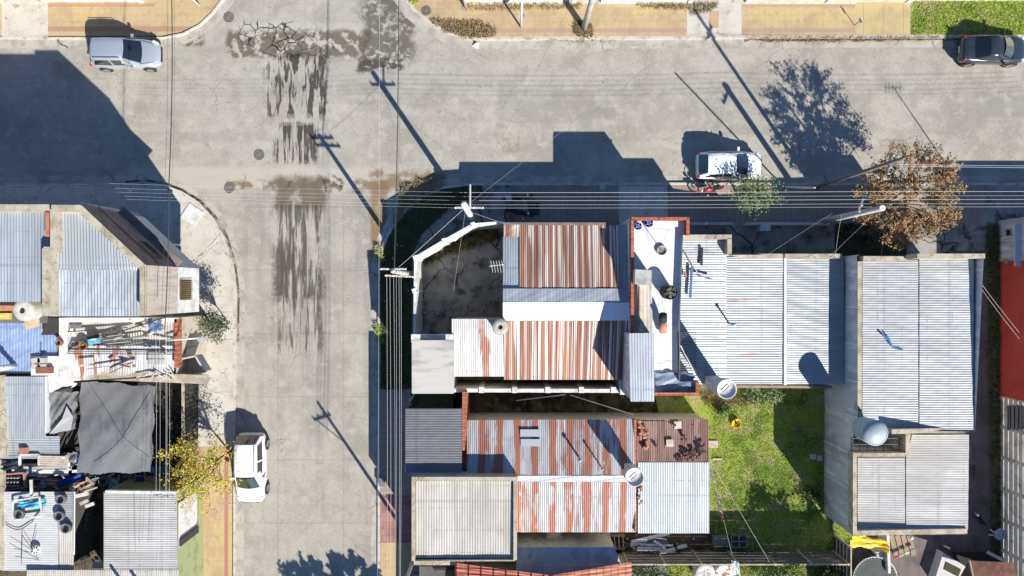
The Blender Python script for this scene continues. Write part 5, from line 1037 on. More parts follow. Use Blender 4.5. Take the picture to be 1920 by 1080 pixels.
for i, (x, y) in enumerate(((1204, 418), (1215, 560), (1252, 430), (1285, 545))): cab(['guy wire from the roof vent to the top left parapet', 'guy wire from the roof vent to the concrete box', 'guy wire from the roof vent to the top parapet', 'guy wire from the roof vent to the grey ribbed roof'][i], P(1240, 470, zr+1.5), P(x, y, zr+.1), .009, .02, DARKM)
bx = thing('rooftop_box', 'rounded grey cement box on the left edge of the white roof', 'cement box', P(1207, 516, zr))
MB().prism(Pz([(1191, 505, 5.6), (1222, 507, 5.6), (1221, 536, 5.6), (1190, 532, 5.6)]), zr).build('box', M('cement_box', (.44, .43, .40), .9, layers=[((.3, .29, .27), dict(scale=2, lo=.45, hi=.6))]), bx)
bar = thing('barrel', 'dark barrel full of scrap on the white roof', 'barrel', P(1250, 548, zr))
add_local(MB().lathe((0, 0, 0), [(0, 0), (.36, 0), (.38, .05), (.36, .1), (.38, .5), (.40, .9), (.37, .92), (.35, .8), (0, .78)], 28), 'drum', plain('charred_metal', (.05, .045, .04), .9), bar, True)
m = MB(); 
for k in range(40): a = R.uniform(0, 6.28); q = R.uniform(0, .3); m.box((q*math.cos(a), q*math.sin(a), .86+R.uniform(0, .06)), (.09, .05, .05), R.uniform(0, 3), (R.uniform(-1, 1), 0))
add_local(m, 'scrap', plain('ash_scrap', (.20, .18, .15), .9), bar)
fl_ = thing('flue', 'brown flue pipe with a black cowl on the white roof', 'chimney', P(1243, 622, zr))
a, b = P(1243, 622, zr+.15), P(1243, 590, zr+.75); MB().tube(a, P(1243, 602, zr+.5), .21, n=18).build('pipe', TERRA, fl_, True); MB().tube(P(1243, 602, zr+.5), b, .225, n=18).build('cowl', BLACK, fl_, True)
fd = thing('lean_to_roof', 'ribbed sheets and planks stacked along the left edge of the white roof', 'lean-to', P(1208, 580, zr))
roof(MB(), (1194, 532, 4.9), (1222, 532, 4.9), (1224, 626, 4.8), (1194, 626, 4.8), pitch=.2, amp=.02).build('sheet', G_BEIGE, fd)
MB().seg(P(1200, 534, 4.98), P(1203, 622, 4.98), .28, 4.93, 4.99).build('plank', WOODL, fd); MB().seg(P(1199, 538, 5.02), P(1199, 612, 5.02), .06, 5.0, 5.05).build('plank', WOOD, fd)
dsh = thing('dark_mesh_panel', 'dark ribbed mesh panel over the edge of the white roof', 'mesh panel', P(1288, 660, 4.6))
mb = MB()
for k in range(22): mb.tube(P(1271, 624+k*3.6, 4.75), P(1306, 624+k*3.6, 4.75), .016, n=5)
mb.build('rods', DARKM, dsh); MB().tube(P(1271, 622, 4.75), P(1273, 702, 4.75), .03).build('side_rail', DARKM, dsh)
cab('pale bent pipe along the mesh panel', P(1276, 648, 4.9), P(1304, 702, 4.9), .05, 0, POLEW)
# things on the grey ribbed roof
for lb, a, b, z, w, mt in (('dark beam lying on the grey ribbed roof', (1316, 464), (1315, 498), 4.0, .12, DARKM), ('blue painted beam at the left of the grey ribbed roof', (1297, 502), (1294, 558), 4.1, .13, plain('blue_beam', (.08, .16, .38), .6)), ('wooden lath across the ribbed roof', (1286, 475), (1309, 514), 4.1, .05, WOODL), ('short blue lath beyond the wooden lath', (1301, 514), (1335, 523), 4.1, .07, plain('blue_beam', (.08, .16, .38)))):
    part_obj(MB().seg(P(*a, z), P(*b, z), w, z-.03, z+.07), 'beam', lb, 'beam', mt)
part_obj(MB().seg(P(1284, 510, 4.1), P(1285, 520, 4.1), .09, 4.05, 4.25), 'brick', 'red brick standing on the ribbed roof', 'brick', TERRA)
for lb, x, y, z, hh, rr_ in (('thin vent pipe with a cap on the ribbed roof', 1366, 606, 3.7, 1.0, .05), ('short pipe on the rust patched roof with a blue cap', 1084, 855, 3.2, .95, .06), ('second short pipe on the rust patched roof', 1124, 870, 3.2, 1.1, .04)):
    t = thing('vent_pipe', lb, 'vent pipe', P(x, y, z-.05), 'vent pipes'); add_local(MB().tube((0, 0, 0), (0, 0, hh), rr_, n=10), 'pipe', GREYM, t, True); add_local(MB().lathe((0, 0, hh), [(rr_*1.9, 0), (rr_*1.9, .06), (0, .12)], 12), 'cap', plain('blue_cap', (.25, .4, .6), .5), t, True)
for k, (x, y, sx_) in enumerate(((994, 812, 1.1), (995, 830, 1.1))):
    part_obj(MB().box(P(x, y, 3.22-.05*(1-k)), (1.15, .42, .02), 0, (.03, 0)), 'patch_sheet', ['white patch sheet on the rust patched roof', 'pale patch sheet below the white one'][k], 'sheet', M('pale_patch', (.33, .35, .37), .7))
# stones and tiles on the brown roof
for k, (x, y) in enumerate(((1271, 797), (1256, 831))): part_obj(MB().box(P(x, y, 3.0), (.42, .42, .05), .03), 'paving_tile', ['larger loose cream tile at the top of the brown roof', 'loose pale tile in the middle of the brown roof'][k], 'tile', WOODL)
def debris(label, poly, n, z, size, mat, name='broken_brick', cat='brick', kind=None, grp='brick rubble on the brown roof', flat=.6):
    xs = [p[0] for p in poly]; ys = [p[1] for p in poly]; k = 0
    proto = None
    while k < n:
        x = R.uniform(min(xs), max(xs)); y = R.uniform(min(ys), max(ys))
        if not pip(x, y, poly): continue
        s_ = size*R.uniform(.5, 1.2); k += 1
        if proto is None:
            proto = add_local(MB().box((0, 0, 0), (1, .62, flat), 0, (.2, .3)), name, mat, None); b2 = proto.modifiers.new('b', 'BEVEL'); b2.width = .12; o = proto
        else: o = proto.copy(); SC.collection.objects.link(o)
        o.location = P(x, y, z+s_*.3); o.scale = (s_, s_, s_); o.rotation_euler = (R.uniform(-.4, .4), R.uniform(-.4, .4), R.uniform(0, 3.1)); tag(o, label, cat, grp)
debris('broken brick in the left heap on the brown roof', [(1198, 790), (1208, 800), (1216, 812), (1212, 846), (1200, 836)], 26, 3.0, .24, TERRA)
debris('dark broken brick in the lower heap on the brown roof', [(1272, 852), (1300, 842), (1322, 832), (1324, 848), (1300, 864), (1270, 864)], 46, 3.05, .21, plain('burnt_brick', (.13, .07, .055), .95), grp='dark bricks on the brown roof')
debris('loose brick scattered on the brown roof', [(1225, 790), (1322, 790), (1322, 830), (1225, 845)], 9, 3.0, .2, plain('burnt_brick', (.13, .07, .055)), grp='scattered bricks on the brown roof')
debris('grey stone along the inside of the white yard wall', [(785, 500), (795, 500), (797, 590), (787, 590)], 24, .2, .22, plain('grey_stone', (.32, .30, .28), .95), name='stone', cat='stone', grp='stones in the corner yard')
debris('stone in the rubble at the foot of the corner yard', [(800, 575), (905, 560), (925, 585), (820, 596)], 40, .2, .13, MATS['grey_stone'], name='stone', cat='stone', grp='rubble stones of the corner yard')
debris('small pale stone on the rubble yard ground', [(1000, 1003), (1330, 1003), (1330, 1026), (1000, 1026)], 40, .2, .15, plain('pale_stone', (.36, .33, .28), .95), name='stone', cat='stone', grp='stones of the rubble yard')
debris('brick rubble on the dividing wall of the back roofs', [(1193, 905), (1203, 905), (1203, 950), (1193, 950)], 9, 3.0, .2, TERRA, grp='bricks on the dividing wall')
# planks of the rubble yard
wl = plain('lilac_white_board', (.78, .78, .82), .8)
for k, (a, b, w, z) in enumerate((((1184, 1016), (1256, 1000), .16, .9), ((1182, 1022), (1215, 1014), .2, .6), ((1195, 1029), (1248, 1029), .26, .7), ((1237, 1036), (1266, 1030), .22, .8), ((1270, 1027), (1288, 1023), .18, .7), ((1210, 1010), (1252, 1018), .12, .8), ((1200, 1021), (1262, 1023), .10, .75), ((1220, 1006), (1250, 1012), .1, .85), ((1188, 1012), (1262, 1024), .08, .65), ((1226, 1014), (1246, 1026), .12, .9), ((1186, 1025), (1196, 1034), .2, .5))):
    part_obj(MB().seg(P(*a, z), P(*b, z), w, z-.04, z+.03), 'plank', 'loose board in the plank pile of the rubble yard', 'board', [wl, WOODL, GREYM][k % 3 if k > 4 else 0], 'plank pile of the rubble yard')
bench = thing('garden_bench', 'slatted bench frame beside the planks under the rusty roof', 'bench', P(1150, 1020, .15))
for k in range(6): MB().seg(P(1128+k*8, 1006, .7), P(1130+k*8, 1030, .7), .05, .62, .68).build('slat', WOODL, bench)
MB().seg(P(1126, 1030, .6), P(1172, 1030, .6), .06, .2, .6).build('rail', WOOD, bench); MB().seg(P(1126, 1006, .6), P(1172, 1006, .6), .06, .2, .6).build('rail', WOOD, bench)
lad = thing('pallet_frame', 'small white frame hanging at the edge of the lower rusty roof', 'frame', P(1133, 1001, 1.5))
for a, b in (((1123, 998), (1143, 998)), ((1123, 1004), (1143, 1004)), ((1123, 998), (1123, 1004)), ((1143, 998), (1143, 1004))): MB().seg(P(*a, 2.2), P(*b, 2.2), .05, 2.15, 2.2).build('bar', WHITE, lad)
part_obj(MB().lathe(P(1035, 1021, 1.55), [(0, 0), (.12, .0), (.2, .12), (.22, .13), (.17, .04), (0, .03)], 20), 'bowl', 'dark blue bowl on the squat concrete tank', 'bowl', BLUEP, sm=True)
part_obj(MB().box(P(996, 1022, .5), (.38, .62, .6)), 'crate', 'grey crate at the left end of the rubble yard', 'crate', plain('grey_crate', (.2, .2, .2), .9)); part_obj(MB().box(P(1350, 1014, .4), (.88, .60, .35)), 'crate', 'flat grey box at the foot of the lawn', 'box', plain('grey_crate', (.2, .2, .2)))
cg = thing('scrap_cart', 'dark wire cart standing at the foot of the lawn', 'cart', P(1385, 1015, .15))
for a, b in (((1371, 1003), (1400, 1003)), ((1371, 1003), (1372, 1026)), ((1400, 1003), (1400, 1026)), ((1372, 1026), (1400, 1026)), ((1371, 1015), (1400, 1015)), ((1385, 1003), (1386, 1026))): MB().tube(P(*a, .8), P(*b, .8), .03).build('bar', GREYM, cg)
MB().box(P(1386, 1014, .5), (.8, .6, .4)).build('load', plain('dark_scrap', (.06, .06, .07), .9), cg)
# big bags on the neighbour lawn
for lb, x, y in (('white bulk bag next to the neighbour bush', 1316, 1064), ('white bulk bag with orange print beside the first', 1352, 1064)):
    t = thing('bulk_bag', lb, 'bag', P(x, y, .2), 'white bulk bags below the fence')
    m = MB(); 
    for j in range(7):
        for k in range(20):
            a = 2*math.pi*k/20; rr_ = (.58, .66, .68, .62, .48, .3, .0)[j]*(1+.06*math.sin(a*5+j)+.04*math.sin(a*9)); m.v.append(Vector((rr_*math.cos(a), rr_*.85*math.sin(a), (.0, .15, .4, .62, .72, .68, .62)[j]+.03*math.sin(a*6+j))))
    for j in range(6):
        for k in range(20): q = (k+1) % 20; m.f.append((j*20+k, j*20+q, (j+1)*20+q, (j+1)*20+k))
    add_local(m, 'bag', WHITE if '1352' not in str(x) else M('printed_bag', (.78, .77, .74), .7, layers=[((.55, .18, .06), dict(scale=4, lo=.56, hi=.6))]), t, True)
rk = thing('wire_bundle', 'bundle of pale wires hanging on the fence coping', 'wire bundle', P(1378, 1056, 2.2)); mb = MB()
for k in range(14): mb.tube(P(1376+R.uniform(-8, 8), 1054+R.uniform(-4, 3), 2.4), P(1380+R.uniform(-9, 9), 1070+R.uniform(-8, 10), 2.0), .03, n=5)
mb.build('wires', plain('pale_wire', (.5, .55, .55), .5), rk)
# yard flower pot and wall stones
fp = thing('flower_pot', 'yellow bowl with a green plant on the lawn', 'flower pot', P(1379, 793, .15)); add_local(MB().lathe((0, 0, 0), [(0, 0), (.2, 0), (.28, .2), (.30, .2), (.25, .1), (0, .1)], 20), 'bowl', YELP, fp, True)
m = MB()
for k in range(60): a = R.uniform(0, 6.28); q = R.uniform(0, .2); p = Vector((q*math.cos(a), q*math.sin(a)+.03, .2+R.uniform(0, .2))); d = Vector((R.gauss(0, .05), R.gauss(0, .05), .03)); m.poly([p+d, p+Vector((.03, .02, 0)), p-d, p-Vector((.03, .02, 0))])
add_local(m, 'leaves', SP, fp)
for k, (x, y, a) in enumerate(((1337, 833, .45), (1345, 861, .12))): part_obj(MB().box(P(x, y, .2), (.6, a, .08)), 'slab', ['pale stepping slab at the left edge of the lawn', 'thin pale lath lying at the left edge of the lawn'][k], 'slab', PARA)
for k, (x, y) in enumerate(((1524, 856), (1536, 858))): part_obj(MB().box(P(x, y, .3), (.3, .3, .3)), 'block', ['left grey block in the shaded lawn', 'right grey block in the shaded lawn'][k], 'block', POLEC)
# yellow sheet, trampoline, washing line and items south of the long house
crumple('bright yellow plastic sheet hanging below the beige parapet', [(1600, 1005), (1668, 1017), (1667, 1035), (1592, 1026)], 1.6, YELP, 'plastic_sheet', 'plastic sheet', .10, 16, zf=lambda u, v: -.3*math.sin(u*3.1))
part_obj(MB().seg(P(1665, 1004, 1.2), P(1668, 1075, 1.2), .16, .1, 1.2), 'patio_wall', 'white patio wall between trampoline and paving', 'wall', WHITE); part_obj(MB().prism(Pz([(1640, 1036, .8), (1666, 1034, .8), (1667, 1072, .8)]), .12), 'white_board', 'white triangular board beside the trampoline', 'board', WHITE)
tr = thing('trampoline', 'round dark trampoline with pale safety ring', 'trampoline', P(1640, 1085, .15)); c0 = P(1640, 1085, .9)
MB().lathe(c0, [(0, 0), (1.25, 0)], 32).build('mat', plain('trampoline_mat', (.07, .08, .075), .8), tr)
mb = MB(); n = 30; mb.path([c0+Vector((1.35*math.cos(2*math.pi*k/n), 1.35*math.sin(2*math.pi*k/n), .05)) for k in range(n+1)], .03); mb.build('ring', POLEW, tr)
mb = MB()
for k in range(40): a = 2*math.pi*k/40; mb.tube(c0+Vector((1.34*math.cos(a), 1.34*math.sin(a), .04)), c0+Vector((1.22*math.cos(a), 1.22*math.sin(a), .02)), .012, n=4)
mb.build('springs', POLEW, tr)
for k in range(5): a = 2*math.pi*k/5+.4; MB().tube(c0+Vector((1.35*math.cos(a), 1.35*math.sin(a), -.8)), c0+Vector((1.35*math.cos(a), 1.35*math.sin(a), .05)), .03).build('leg', GREYM, tr)
debris('white pebble in the curved garden border', [(1580, 1020), (1590, 1018), (1592, 1035), (1584, 1042)], 12, .2, .12, WHITE, name='pebble', cat='pebble', grp='white border pebbles'); 
for k, x in enumerate((1672, 1683, 1694, 1705)): part_obj(MB().seg(P(x, 1004, .25), P(x+9, 1042, .25), .30, .16, .22), 'plank', 'weathered plank of the short deck beside the patio wall', 'plank', WOOD, 'deck planks')
for k, (x, y, c, lb) in enumerate(((1682, 1046, (.45, .03, .10), 'red'), (1691, 1042, (.25, .42, .10), 'green'), (1701, 1037, (.45, .5, .3), 'pale'), (1713, 1032, (.12, .25, .30), 'teal'))): part_obj(MB().seg(P(x-4.5, y+1.6, .5), P(x+4.5, y-1.6, .5), .1, .4, .5), 'peg_bar', lb+' segment of the striped pole on the patio', 'pole segment', plain(lb+'_bar', c, .6))
dl = thing('patio_lamp', 'white globe lamp at the lower parapet of the long house', 'lamp', P(1709, 1008, 2.4)); MB().lathe(P(1709, 1008, 2.5), [(0, -.12), (.09, -.08), (.12, 0), (.09, .08), (0, .12)], 16).build('globe', POLEW, dl, True); MB().tube(P(1703, 1001, 2.6), P(1709, 1007, 2.5), .04).build('arm', DARKM, dl)
dsh2 = thing('round_table', 'round table with blue floral pattern against the precast wall', 'table', P(1871, 1003, .15)); c0 = P(1875, 1002, .75)
MB().lathe(c0, [(0, .03), (.34, .03), (.36, 0), (.34, -.03)], 32).build('tabletop', M('blue_flower_top', (.42, .44, .48), .5, layers=[((.05, .07, .25), dict(scale=7, lo=.54, hi=.58))]), dsh2, True)
MB().tube(c0, c0-Vector((0, 0, .6)), .04).build('leg', GREYM, dsh2)
for k, (a, b) in enumerate((((1856, 992), (1866, 1000)), ((1854, 1003), (1866, 1003)))): part_obj(MB().tube(P(*a, .4), P(*b, .7), .03), 'pipe', ['upper white rod leaning on the floral table', 'lower white rod leaning on the floral table'][k], 'rod', POLEW)
# shed with brown roof
sh = thing('garden_shed', 'small white shed wall with window and brown pitched roof at the lower right', 'shed', P(1840, 1080, 0))
MB().prism(Pz([(1769, 1036, .8), (1810, 1062, .8), (1800, 1120, .8), (1752, 1090, .8)]), .1).build('wall', POLEC if False else M('lilac_white_wall', (.52, .50, .50), .8), sh)
MB().prism(Pz([(1774, 1054, .84), (1802, 1068, .84), (1797, 1082, .84), (1770, 1068, .84)]), .78).build('window', plain('yellow_dark_glass', (.07, .07, .04), .2), sh)
BRR = M('brown_roof_tile', (.16, .075, .055), .85, layers=[((.11, .05, .04), dict(scale=2, lo=.45, hi=.6)), ((.24, .14, .11), dict(scale=9, lo=.58, hi=.7))])
MB().poly(Pz([(1816, 1052, 2.9), (1824, 1090, 3.2), (1820, 1150, 3.2), (1795, 1090, 2.3)][::-1])).build('roof', BRR, sh); MB().poly(Pz([(1817, 1051, 2.9), (1900, 1055, 2.6), (1925, 1150, 2.4), (1824, 1150, 3.2)][::-1])).build('roof', BRR, sh)
MB().path(Pz([(1818, 1051, 2.96), (1826, 1090, 3.2)]), .06).build('ridge_cap', CREAM, sh)
part_obj(MB().seg(P(1853, 1036, .6), P(1886, 1053, .6), .2, .5, .56), 'board', 'white board lying behind the brown shed roof', 'board', WHITE); part_obj(MB().box(P(1830, 1050, .3), (2.6, .9, .3)), 'planter', 'dark planter bed behind the shed', 'planter', plain('black_soil', (.03, .028, .025), .95))
for k, (x, y) in enumerate(((1829, 886), (1843, 1060))): 
    if k == 0: part_obj(MB().box(P(1824, 882, .17), (.42, .7, .02)), 'drain_cover', 'square drain cover in the alley', 'drain cover', plain('dark_cover', (.08, .07, .065), .8))
pa = thing('wall_opening', 'broken grille opening in the pale precast wall', 'grille', P(1902, 780, 1.2))
for k in range(4): MB().tube(P(1892+k*8, 758, 2.6), P(1892+k*8, 808, 2.6), .03).build('bar', DARKM, pa)
MB().box(P(1904, 783, 2.45), (.9, 1.4, .08)).build('hole', BLACK, pa)
# small black dog with a pale muzzle, standing in the alley
def dog(label, loc, rz, col, pale):
    t = thing('dog', label, 'dog', loc, None, rz)
    vs = [(-.28, 0, .38), (-.10, 0, .39), (.12, 0, .38), (.26, 0, .42), (.36, 0, .50), (.46, 0, .50), (.55, 0, .46), (-.38, 0, .46), (-.46, 0, .56)]; rs = [.10, .10, .12, .11, .075, .075, .035, .03, .015]
    es = [(0, 1), (1, 2), (2, 3), (3, 4), (4, 5), (5, 6), (0, 7), (7, 8)]
    for s in (-1, 1):
        for x, kz in ((.20, 0), (-.26, 1)):
            i = len(vs); a = 3 if not kz else 0; vs += [(x+(.04 if kz else 0), s*.09, .27), (x-(.05 if kz else .01), s*.095, .14), (x, s*.095, .02), (x+.05, s*.095, .012)]; rs += [.055, .032, .026, .026]; es += [(a, i), (i, i+1), (i+1, i+2), (i+2, i+3)]
    me = D.meshes.new('body'); me.from_pydata(vs, es, []); o = D.objects.new('body', me); SC.collection.objects.link(o); o.parent = t; me.materials.append(col)
    sk = o.modifiers.new('skin', 'SKIN'); sk.use_smooth_shade = True
    for v, r in zip(me.skin_vertices[0].data, rs): v.radius = (r, r)
    me.skin_vertices[0].data[1].use_root = True
    o.modifiers.new('sub', 'SUBSURF').render_levels = 2
    for s in (-1, 1): add_local(MB().poly([(.44, s*.05, .56), (.40, s*.09, .55), (.41, s*.07, .63)]).poly([(.40, s*.09, .55), (.40, s*.04, .56), (.41, s*.07, .63)]), 'ear', col, t)
    add_local(MB().lathe((.56, 0, .46), [(0, -.045), (.04, -.02), (.045, .02), (0, .05)], 10, Matrix.Rotation(math.pi/2, 3, 'Y')), 'muzzle', pale, t, True)
    add_local(MB().lathe((.46, 0, .52), [(0, .085), (.05, .07), (.09, .0), (0, -.05)], 10), 'head_patch', pale, t, True)
dog('small black dog with a pale head standing in the alley', P(1831, 971, .155), math.radians(130), plain('black_fur', (.018, .017, .017), .9), plain('pale_fur', (.5, .47, .43), .9))
# ---------------------------------------------------------------- street details
def manhole(label, x, y, r, z=.006):
    t = thing('manhole_cover', label, 'manhole cover', P(x, y, z), 'manhole covers')
    add_local(MB().lathe((0, 0, 0), [(0, .006), (r, .006), (r, 0)], 28), 'cover', M('cast_iron', (.22, .20, .18), .8, layers=[((.12, .11, .10), dict(scale=9, lo=.45, hi=.6))]), t)
    for q in (.35, .65, .95): add_local(MB().lathe((0, 0, .007), [(r*q-.02, 0), (r*q-.015, .008), (r*q+.015, .008), (r*q+.02, 0)], 28), 'raised_ring', plain('dark_iron', (.09, .085, .08), .8), t)
manhole('round manhole cover in the middle of the crossing', 486, 290, .33); manhole('manhole cover beside the lower crossing crack', 430, 352, .33); manhole('manhole cover next to the curved north western kerb', 429, 32, .33); manhole('manhole cover behind the dry weeds of the northern corner', 799, 20, .30, .153)
part_obj(MB().prism(Pz([(356, 380, .2), (381, 398, .2), (363, 424, .2), (338, 407, .2)]), .148), 'concrete_cover', 'bright tilted square concrete cover on the rounded pavement', 'cover', WHITE)
part_obj(MB().box(P(716, 903, .3), (.34, .5, .32)), 'meter_box', 'grey meter box on the shaded pavement', 'box', GREYM)
part_obj(MB().lathe(P(1130, 353, .155), [(0, .05), (.16, .04), (.2, 0)], 20), 'concrete_disc', 'pale round cap on the shaded pavement', 'cap', POLEC, sm=True)
part_obj(MB().poly([P(885, 86, .02), P(893, 80, .25), P(896, 92, .02)]).poly([P(893, 80, .25), P(898, 80, .02), P(896, 92, .02)]).poly([P(885, 86, .02), P(896, 92, .02), P(898, 80, .02)]), 'kerb_chip', 'white broken kerb piece standing in the northern gutter', 'broken kerb', WHITE)
part_obj(MB().box(P(1001, 392, .16), (.7, .8, .015)), 'floor_mat', 'dark square patch on the brown tiles by the motorbikes', 'patch', plain('dark_patch', (.06, .06, .065), .9))
for k, (x, y, w, h_, c) in enumerate(((1035, 388, .01, .01, 0),)): pass
debris('small pale litter scrap on the shaded verge', [(720, 440), (790, 400), (770, 600), (720, 620)], 10, .2, .08, WHITE, name='litter', cat='litter', grp='litter on the verge')
part_obj(MB().tube(P(968, 751, .4), P(1060, 740, 1.6), .03), 'pipe', 'long white rod leaning across the dark patio', 'rod', POLEW); part_obj(MB().path([P(1070, 741, 1.6), P(1188, 778, 1.4)], .03), 'pipe', 'white rod from patio wall to the brown roof', 'rod', POLEW)
part_obj(MB().prism(Pz([(765, 752, .5), (779, 732, .5), (781, 734, .5), (769, 755, .5)]), .3), 'bent_sheet', 'bent pale strip by the dark carport', 'strip', POLEC)
ya = thing('tv_antenna', 'pale comb shaped television antenna hanging over the corner yard', 'antenna', P(943, 500, 3.7)); MB().tube(P(918, 499, 4.2), P(945, 496, 4.0), .018).build('boom', POLEW, ya)
for k in range(5): MB().tube(P(920+k*5.2, 489, 4.2), P(924+k*5.2, 511, 4.2), .012).build('element', POLEW, ya)
MB().tube(P(946, 497, 3.5), P(946, 496, 4.2), .02).build('mast', GREYM, ya)
sl_ = thing('wall_lamp', 'white street lamp arm reaching out over the pavement from the junk roof house', 'street lamp', P(312, 637, 4.2)); MB().tube(P(312, 638, 4.3), P(372, 634, 4.7), .06, .04).build('arm', POLEW, sl_, True); MB().box(P(378, 636, 4.68), (.42, .24, .12)).build('lamp_head', plain('grey_lamp_head', (.5, .55, .58), .4, .3), sl_)
gt = thing('yard_gate', 'narrow metal lintel gate in front of the annex', 'gate', P(812, 636, 0)); 
for k in range(6): MB().tube(P(790+k*9, 633, .2), P(790+k*9, 633, 2.2), .02).build('bar', DARKM, gt)
# ---------------------------------------------------------------- junk of the western yards
def item(m, name, label, cat, mat, grp=None, sm=False): return part_obj(m, name, label, cat, mat, grp, sm)
for k, (a, b, w, z, mt, lb) in enumerate((((128, 622), (238, 614), .05, 4.25, DARKM, 'thin dark pipe at the top of the junk covered roof'), ((130, 652), (325, 590), .06, 4.3, DARKM, 'long dark pipe slanting over the junk covered roof'), ((128, 654), (328, 656), .10, 4.35, DARKM, 'dark beam across the junk covered roof'), ((128, 659), (326, 660), .05, 4.3, GREYM, 'grey pipe just below the dark beam'), ((128, 663), (326, 664), .04, 4.3, DARKM, 'thin rod below the grey pipe'),
        ((270, 636), (328, 648), .07, 4.35, DARKM, 'dark bar at the right end of the junk roof'), ((163, 692), (248, 680), .03, 4.0, DARKM, 'bent rod on the rust stained part of the junk roof'), ((207, 699), (248, 679), .03, 4.0, DARKM, 'second bent rod on the rust stained part'), ((130, 612), (153, 612), .2, 4.2, GREYM, 'short grey plank at the left of the junk roof'))):
    item(MB().seg(P(*a, z), P(*b, z), w, z-.05, z+.04), 'pipe', lb, 'pipe', mt)
for k in range(9): item(MB().seg(P(186+k*1.5, 626+k*3.2, 4.18), P(228+k*3, 620+k*3.4, 4.18), .035, 4.14, 4.19), 'lath', 'thin lath of the stack on the junk covered roof', 'lath', GREYM if k % 2 else WOODL, 'stack of thin laths')
def ladder(label, a, b, n, wd, z, mat):
    t = thing('ladder', label, 'ladder', (P(*a, z)+P(*b, z))/2); A_, B_ = P(*a, z), P(*b, z); d = (B_-A_).normalized(); nn_ = Vector((-d.y, d.x, 0))*wd/2
    for s in (-1, 1): MB().seg(A_+nn_*s, B_+nn_*s, .05, z-.06, z).build('rail', mat, t)
    for k in range(n): p = A_.lerp(B_, (k+.5)/n); MB().tube(p-nn_, p+nn_, .02, n=5).build('rung', mat, t)
ladder('short rusty rack lying on the junk covered roof', (232, 642), (268, 636), 7, .36, 4.3, plain('worn_steel', (.24, .23, .21), .7))
for r_i in range(2):
    for k in range(5): item(MB().lathe(P(281+k*6.5, 671+r_i*12, 4.0), [(.13, -.30), (.14, .0), (.12, .02)], 10, Matrix.Rotation(math.pi/2, 3, 'X') @ Matrix.Diagonal((1, .5, 1))), 'roof_tile', 'loose curved roof tile in the two rows on the junk roof', 'roof tile', plain('grey_roof_tile', (.42, .41, .38), .9), 'loose curved roof tiles')
item(MB().box(P(177, 640, 4.4), (.55, .30, .30), .15), 'box', 'light blue printed box on the junk covered roof', 'box', M('blue_print_box', (.10, .38, .52), .5, layers=[((.6, .7, .75), dict(scale=3, lo=.52, hi=.55)), ((.5, .08, .08), dict(scale=6, lo=.62, hi=.64))]))
item(MB().lathe(P(159, 648, 4.2), [(0, 0), (.2, 0), (.26, .22), (.22, .24), (.18, .08), (0, .08)], 18), 'pot', 'brown round pot beside the light blue box', 'pot', plain('brown_pot', (.22, .11, .05), .7), sm=True)
item(MB().box(P(173, 632, 4.3), (.5, .2, .3), .15), 'box', 'black box behind the light blue box', 'box', BLACK); item(MB().box(P(243, 666, 4.0), (.22, .2, .12)), 'brick', 'reddish brick on the junk covered roof', 'brick', TERRA)
crumple('blue white scrap of plastic near the right edge of the junk roof', [(268, 597), (302, 597), (305, 618), (285, 622)], 4.2, plain('navy_sheet', (.10, .16, .30), .6), amp=.06)
for k in range(7): item(MB().tube(P(262+k*10+R.uniform(-6, 6), 700+R.uniform(-8, 8), 3.95), P(285+k*8+R.uniform(-9, 9), 706+R.uniform(-9, 9), 3.85), .035, n=6), 'stick', 'pale stick in the tangle at the lower edge of the junk roof', 'stick', POLEW if k % 2 else WOODL, 'sticks at the roof edge')
for k, (x, y, r, c) in enumerate(((8, 572, .2, TERRA), (62, 556, .12, WOOD), (12, 587, .28, YELP))): pass
item(MB().box(P(10, 593, 4.85), (.6, .35, .2)), 'crate', 'yellow crate beside the cream tank', 'crate', plain('yellow_crate', (.55, .45, .12), .7)); item(MB().box(P(14, 578, 4.8), (1.0, .3, .15)), 'flower_box', 'long reddish flower box beside the cream tank', 'flower box', TERRA)
debris('scrap chunk behind the cream tank', [(55, 566), (80, 566), (80, 600), (66, 596)], 26, 4.75, .16, plain('scrap_mix', (.24, .20, .17), .9), name='scrap', cat='scrap', grp='scrap behind the cream tank')
lb_ = thing('lamp_globe', 'white round lamp on the lowest blue roof', 'lamp', P(28, 686, 4.0)); add_local(MB().tube((0, 0, 0), (0, 0, 1.0), .15, n=14), 'post', plain('pale_blue_post', (.5, .55, .65), .5), lb_, True); add_local(MB().lathe((0, 0, 1.05), [(0, -.18), (.14, -.12), (.18, 0), (.12, .12), (0, .17)], 16), 'globe', POLEW, lb_, True)
for k in range(4): item(MB().box(P(68+(k % 2)*12, 676+(k//2)*12, 4.3), (.5, .3, .14), R.uniform(-.2, .2)), 'slab', 'pale broken slab on the light terrace', 'slab', POLEC, 'broken slabs on the terrace')
item(MB().box(P(84, 694, 4.3), (.9, .35, .2)), 'block_stack', 'dark hollow blocks at the terrace edge', 'blocks', RUSTP)
